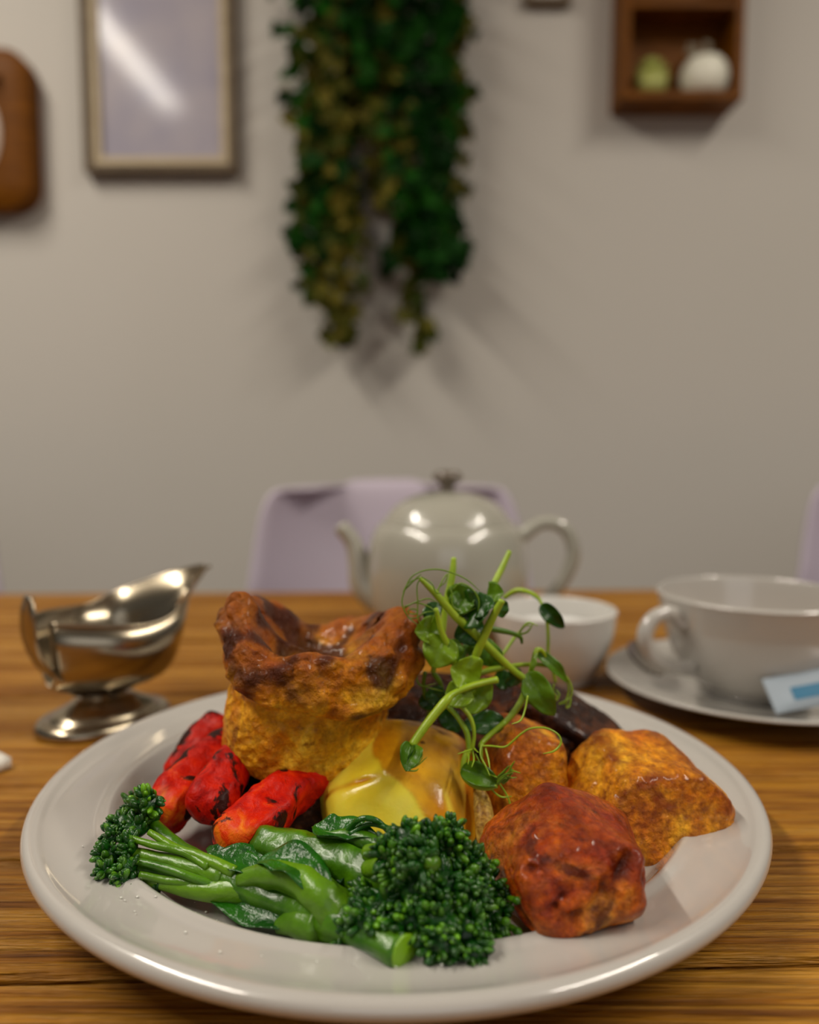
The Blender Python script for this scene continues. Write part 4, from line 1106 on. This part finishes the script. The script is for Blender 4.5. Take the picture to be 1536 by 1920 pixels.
mb.build('fleshy_leaves', simple('succulent_green', (.42, .46, .10), .4), gs)
wxp = at(1322, 105, YW-.045).x
wp = empty('white_pot', (wxp, YW-.045, oz), 'round white pot with a dried flower, right in the wooden wall box', 'pot')
lathe(MB(), [tuple(q) for q in catmull([(0, .001), (.024, 0), (.038, .013), (.0430, .034), (.039, .053), (.031, .064), (.029, .066), (.027, .063), (.031, .045), (0, .040)], 4)], (wxp, YW-.045, oz), 48).build('pot_body', simple('white_pot_glaze', (.88, .86, .72), .4), wp)
mb = MB()
for k in range(16):
    rnd = random.Random(k+50); a = rnd.uniform(0, 6.28); c0 = Vector((wxp, YW-.045, oz+.045)); d = Vector((math.cos(a)*.5-.35, math.sin(a)*.25, 1)).normalized()
    tube(mb, [c0, c0+d*.03, c0+d*rnd.uniform(.04, .058)], [.0008, .0008, .004], 6, 3)
mb.build('dried_flower', simple('dried_stem', (.32, .28, .20), .8), wp)

# small white frame just cut by the top edge
x0, x1 = at(985, 0, YW-.02).x, at(1072, 0, YW-.02).x; z0 = at(1030, 6, YW-.02).z
sf = empty('small_frame', ((x0+x1)/2, YW, z0), 'bottom edge of a small pale frame cut by the top, between plant and box', 'picture frame')
rect_frame(MB(), x0, x1, z0, z0+.12, .012, YW-.020, YW-.0005).build('frame', M_FRAME, sf, sharp=40)
box(MB(), ((x0+x1)/2, YW-.006, z0+.06), (x1-x0-.02, .008, .10)).build('print', simple('pale_print', (.5, .47, .42), .6), sf, smooth=False)

# ------------------------------------------------------------------ hanging plant
hx0 = at(715, 0, YW-.07).x; ztop = at(715, -140, YW-.07).z
hp_ = empty('trailing_plant', (hx0, YW, ztop), 'dark green trailing ivy hanging down the wall in two long tails', 'plant')
lathe(MB(), [(0, 0), (.055, 0), (.075, .10), (.078, .105), (.070, .105), (.055, .02), (0, .02)], (hx0, YW-.085, ztop), 40).build('wall_pot', simple('basket', (.30, .20, .10), .7), hp_)
def ivy_leaf_mesh(sz):
    P = [(0, 0), (.35, -.12), (.55, .15), (.38, .38), (.42, .62), (.18, .62), (0, 1.0), (-.18, .62), (-.42, .62), (-.38, .38), (-.55, .15), (-.35, -.12)]
    V = [(0, .35*sz, -.08*sz)]+[(x*sz, y*sz, .12*sz*abs(x)) for x, y in P]
    F = [(0, i+1, (i+1) % 12+1) for i in range(12)]
    return np.array(V), F
LV, LF = ivy_leaf_mesh(1)
def m_ivy(name, a, b_):
    m, nt, b = mat(name); nt.links.new(mixc(nt, attr(nt), a, b_), b.inputs['Base Color']); b.inputs['Roughness'].default_value = .6; b.inputs['Specular IOR Level'].default_value = .12
    tl = N(nt, 'ShaderNodeBsdfTranslucent'); nt.links.new(mixc(nt, attr(nt), a, b_), tl.inputs[0]); mx = N(nt, 'ShaderNodeMixShader'); mx.inputs[0].default_value = .15
    nt.links.new(b.outputs[0], mx.inputs[1]); nt.links.new(tl.outputs[0], mx.inputs[2]); nt.links.new(mx.outputs[0], nt.nodes['Material Output'].inputs[0]); return m
M_IVD = m_ivy('ivy_dark', (.001, .020, .001), (.012, .095, .003)); M_IVO = m_ivy('ivy_olive', (.028, .045, .002), (.20, .16, .022))
# strands as pixel polylines: (points, spread px, density, material, depth off wall)
strands = [
 ([(590, -130), (585, 0), (590, 120), (600, 260), (610, 380), (600, 470)], 40, 1.0, 0, .06),
 ([(620, -130), (625, 0), (625, 140), (630, 280), (640, 420), (650, 540), (650, 610)], 34, .9, 1, .07),
 ([(650, -130), (655, 0), (650, 120), (640, 240), (630, 350), (640, 470)], 36, 1.0, 0, .05),
 ([(700, -130), (700, 0), (700, 150), (712, 260), (705, 370)], 38, .9, 1, .05),
 ([(690, -130), (690, -20), (680, 60), (690, 130)], 40, 1.0, 0, .09),
 ([(740, -130), (750, 0), (755, 120), (765, 250), (775, 380), (790, 470)], 36, 1.1, 0, .08),
 ([(790, -130), (800, 0), (800, 120), (805, 250), (800, 370), (820, 460), (815, 510)], 40, 1.1, 0, .09),
 ([(830, -130), (840, 0), (838, 130), (830, 260), (825, 370), (845, 440), (850, 500)], 34, .9, 0, .07),
 ([(840, -130), (850, 20), (850, 150), (845, 300), (850, 420)], 26, .6, 1, .06),
 ([(770, 330), (775, 420), (770, 500), (780, 580), (795, 645)], 22, .6, 1, .06),
 ([(580, 470), (600, 520), (620, 580), (640, 630)], 26, .8, 1, .06),
 ([(570, 60), (560, 150), (575, 230), (570, 330), (575, 400)], 22, .6, 1, .05),
 ([(780, 380), (750, 440), (730, 510)], 18, .6, 0, .06),
 ([(600, 300), (570, 400), (575, 500), (600, 560)], 24, .6, 0, .05),
 ([(720, -130), (715, 0), (735, 130), (745, 260), (730, 350)], 34, .8, 1, .07)]
rnd = random.Random(21)
single = []
for si, (P, spread, dens, mi, dep) in enumerate(strands):
    Q = catmull([tuple(at(x, y, YW-dep)) for x, y in P], 8); C = [Vector(q) for q in Q]
    mb = MB(); tube(mb, [C[i] for i in range(0, len(C), 4)]+[C[-1]], .0016, 6, 3)
    st = mb.build('vine', M_IVD if mi == 0 else M_IVO, hp_)
    mb = MB(); L = sum((C[i+1]-C[i]).length for i in range(len(C)-1)); n_ = int(L*dens*330)
    for q in range(n_):
        u = rnd.random()*(len(C)-1); i = min(int(u), len(C)-2); p = C[i].lerp(C[i+1], u-i)
        tail = 1-.55*sstep(.75, 1, u/(len(C)-1))
        off = Vector((rnd.gauss(0, .55)*spread/FPX*YW*tail, rnd.uniform(-.035, .03), rnd.uniform(-.02, .02)))
        sz = rnd.uniform(.020, .036)
        ro = Matrix.Rotation(rnd.uniform(-.9, .9), 3, 'Z') @ Matrix.Rotation(R(90)+rnd.uniform(-.7, .7), 3, 'X') @ Matrix.Rotation(R(180)+rnd.uniform(-1.3, 1.3), 3, 'Z')
        pp = p+off; pp.y = min(pp.y, YW-.012-sz*.3)
        v = (LV*sz) @ np.array(ro).T + np.array(pp)
        v[:, 1] = np.minimum(v[:, 1], YW-.002)
        mb.add(v, LF, min(1, max(0, rnd.gauss(.35, .35))))
    o = mb.build('foliage', M_IVD if mi == 0 else M_IVO, hp_, smooth=False); tag(o, kind='stuff')
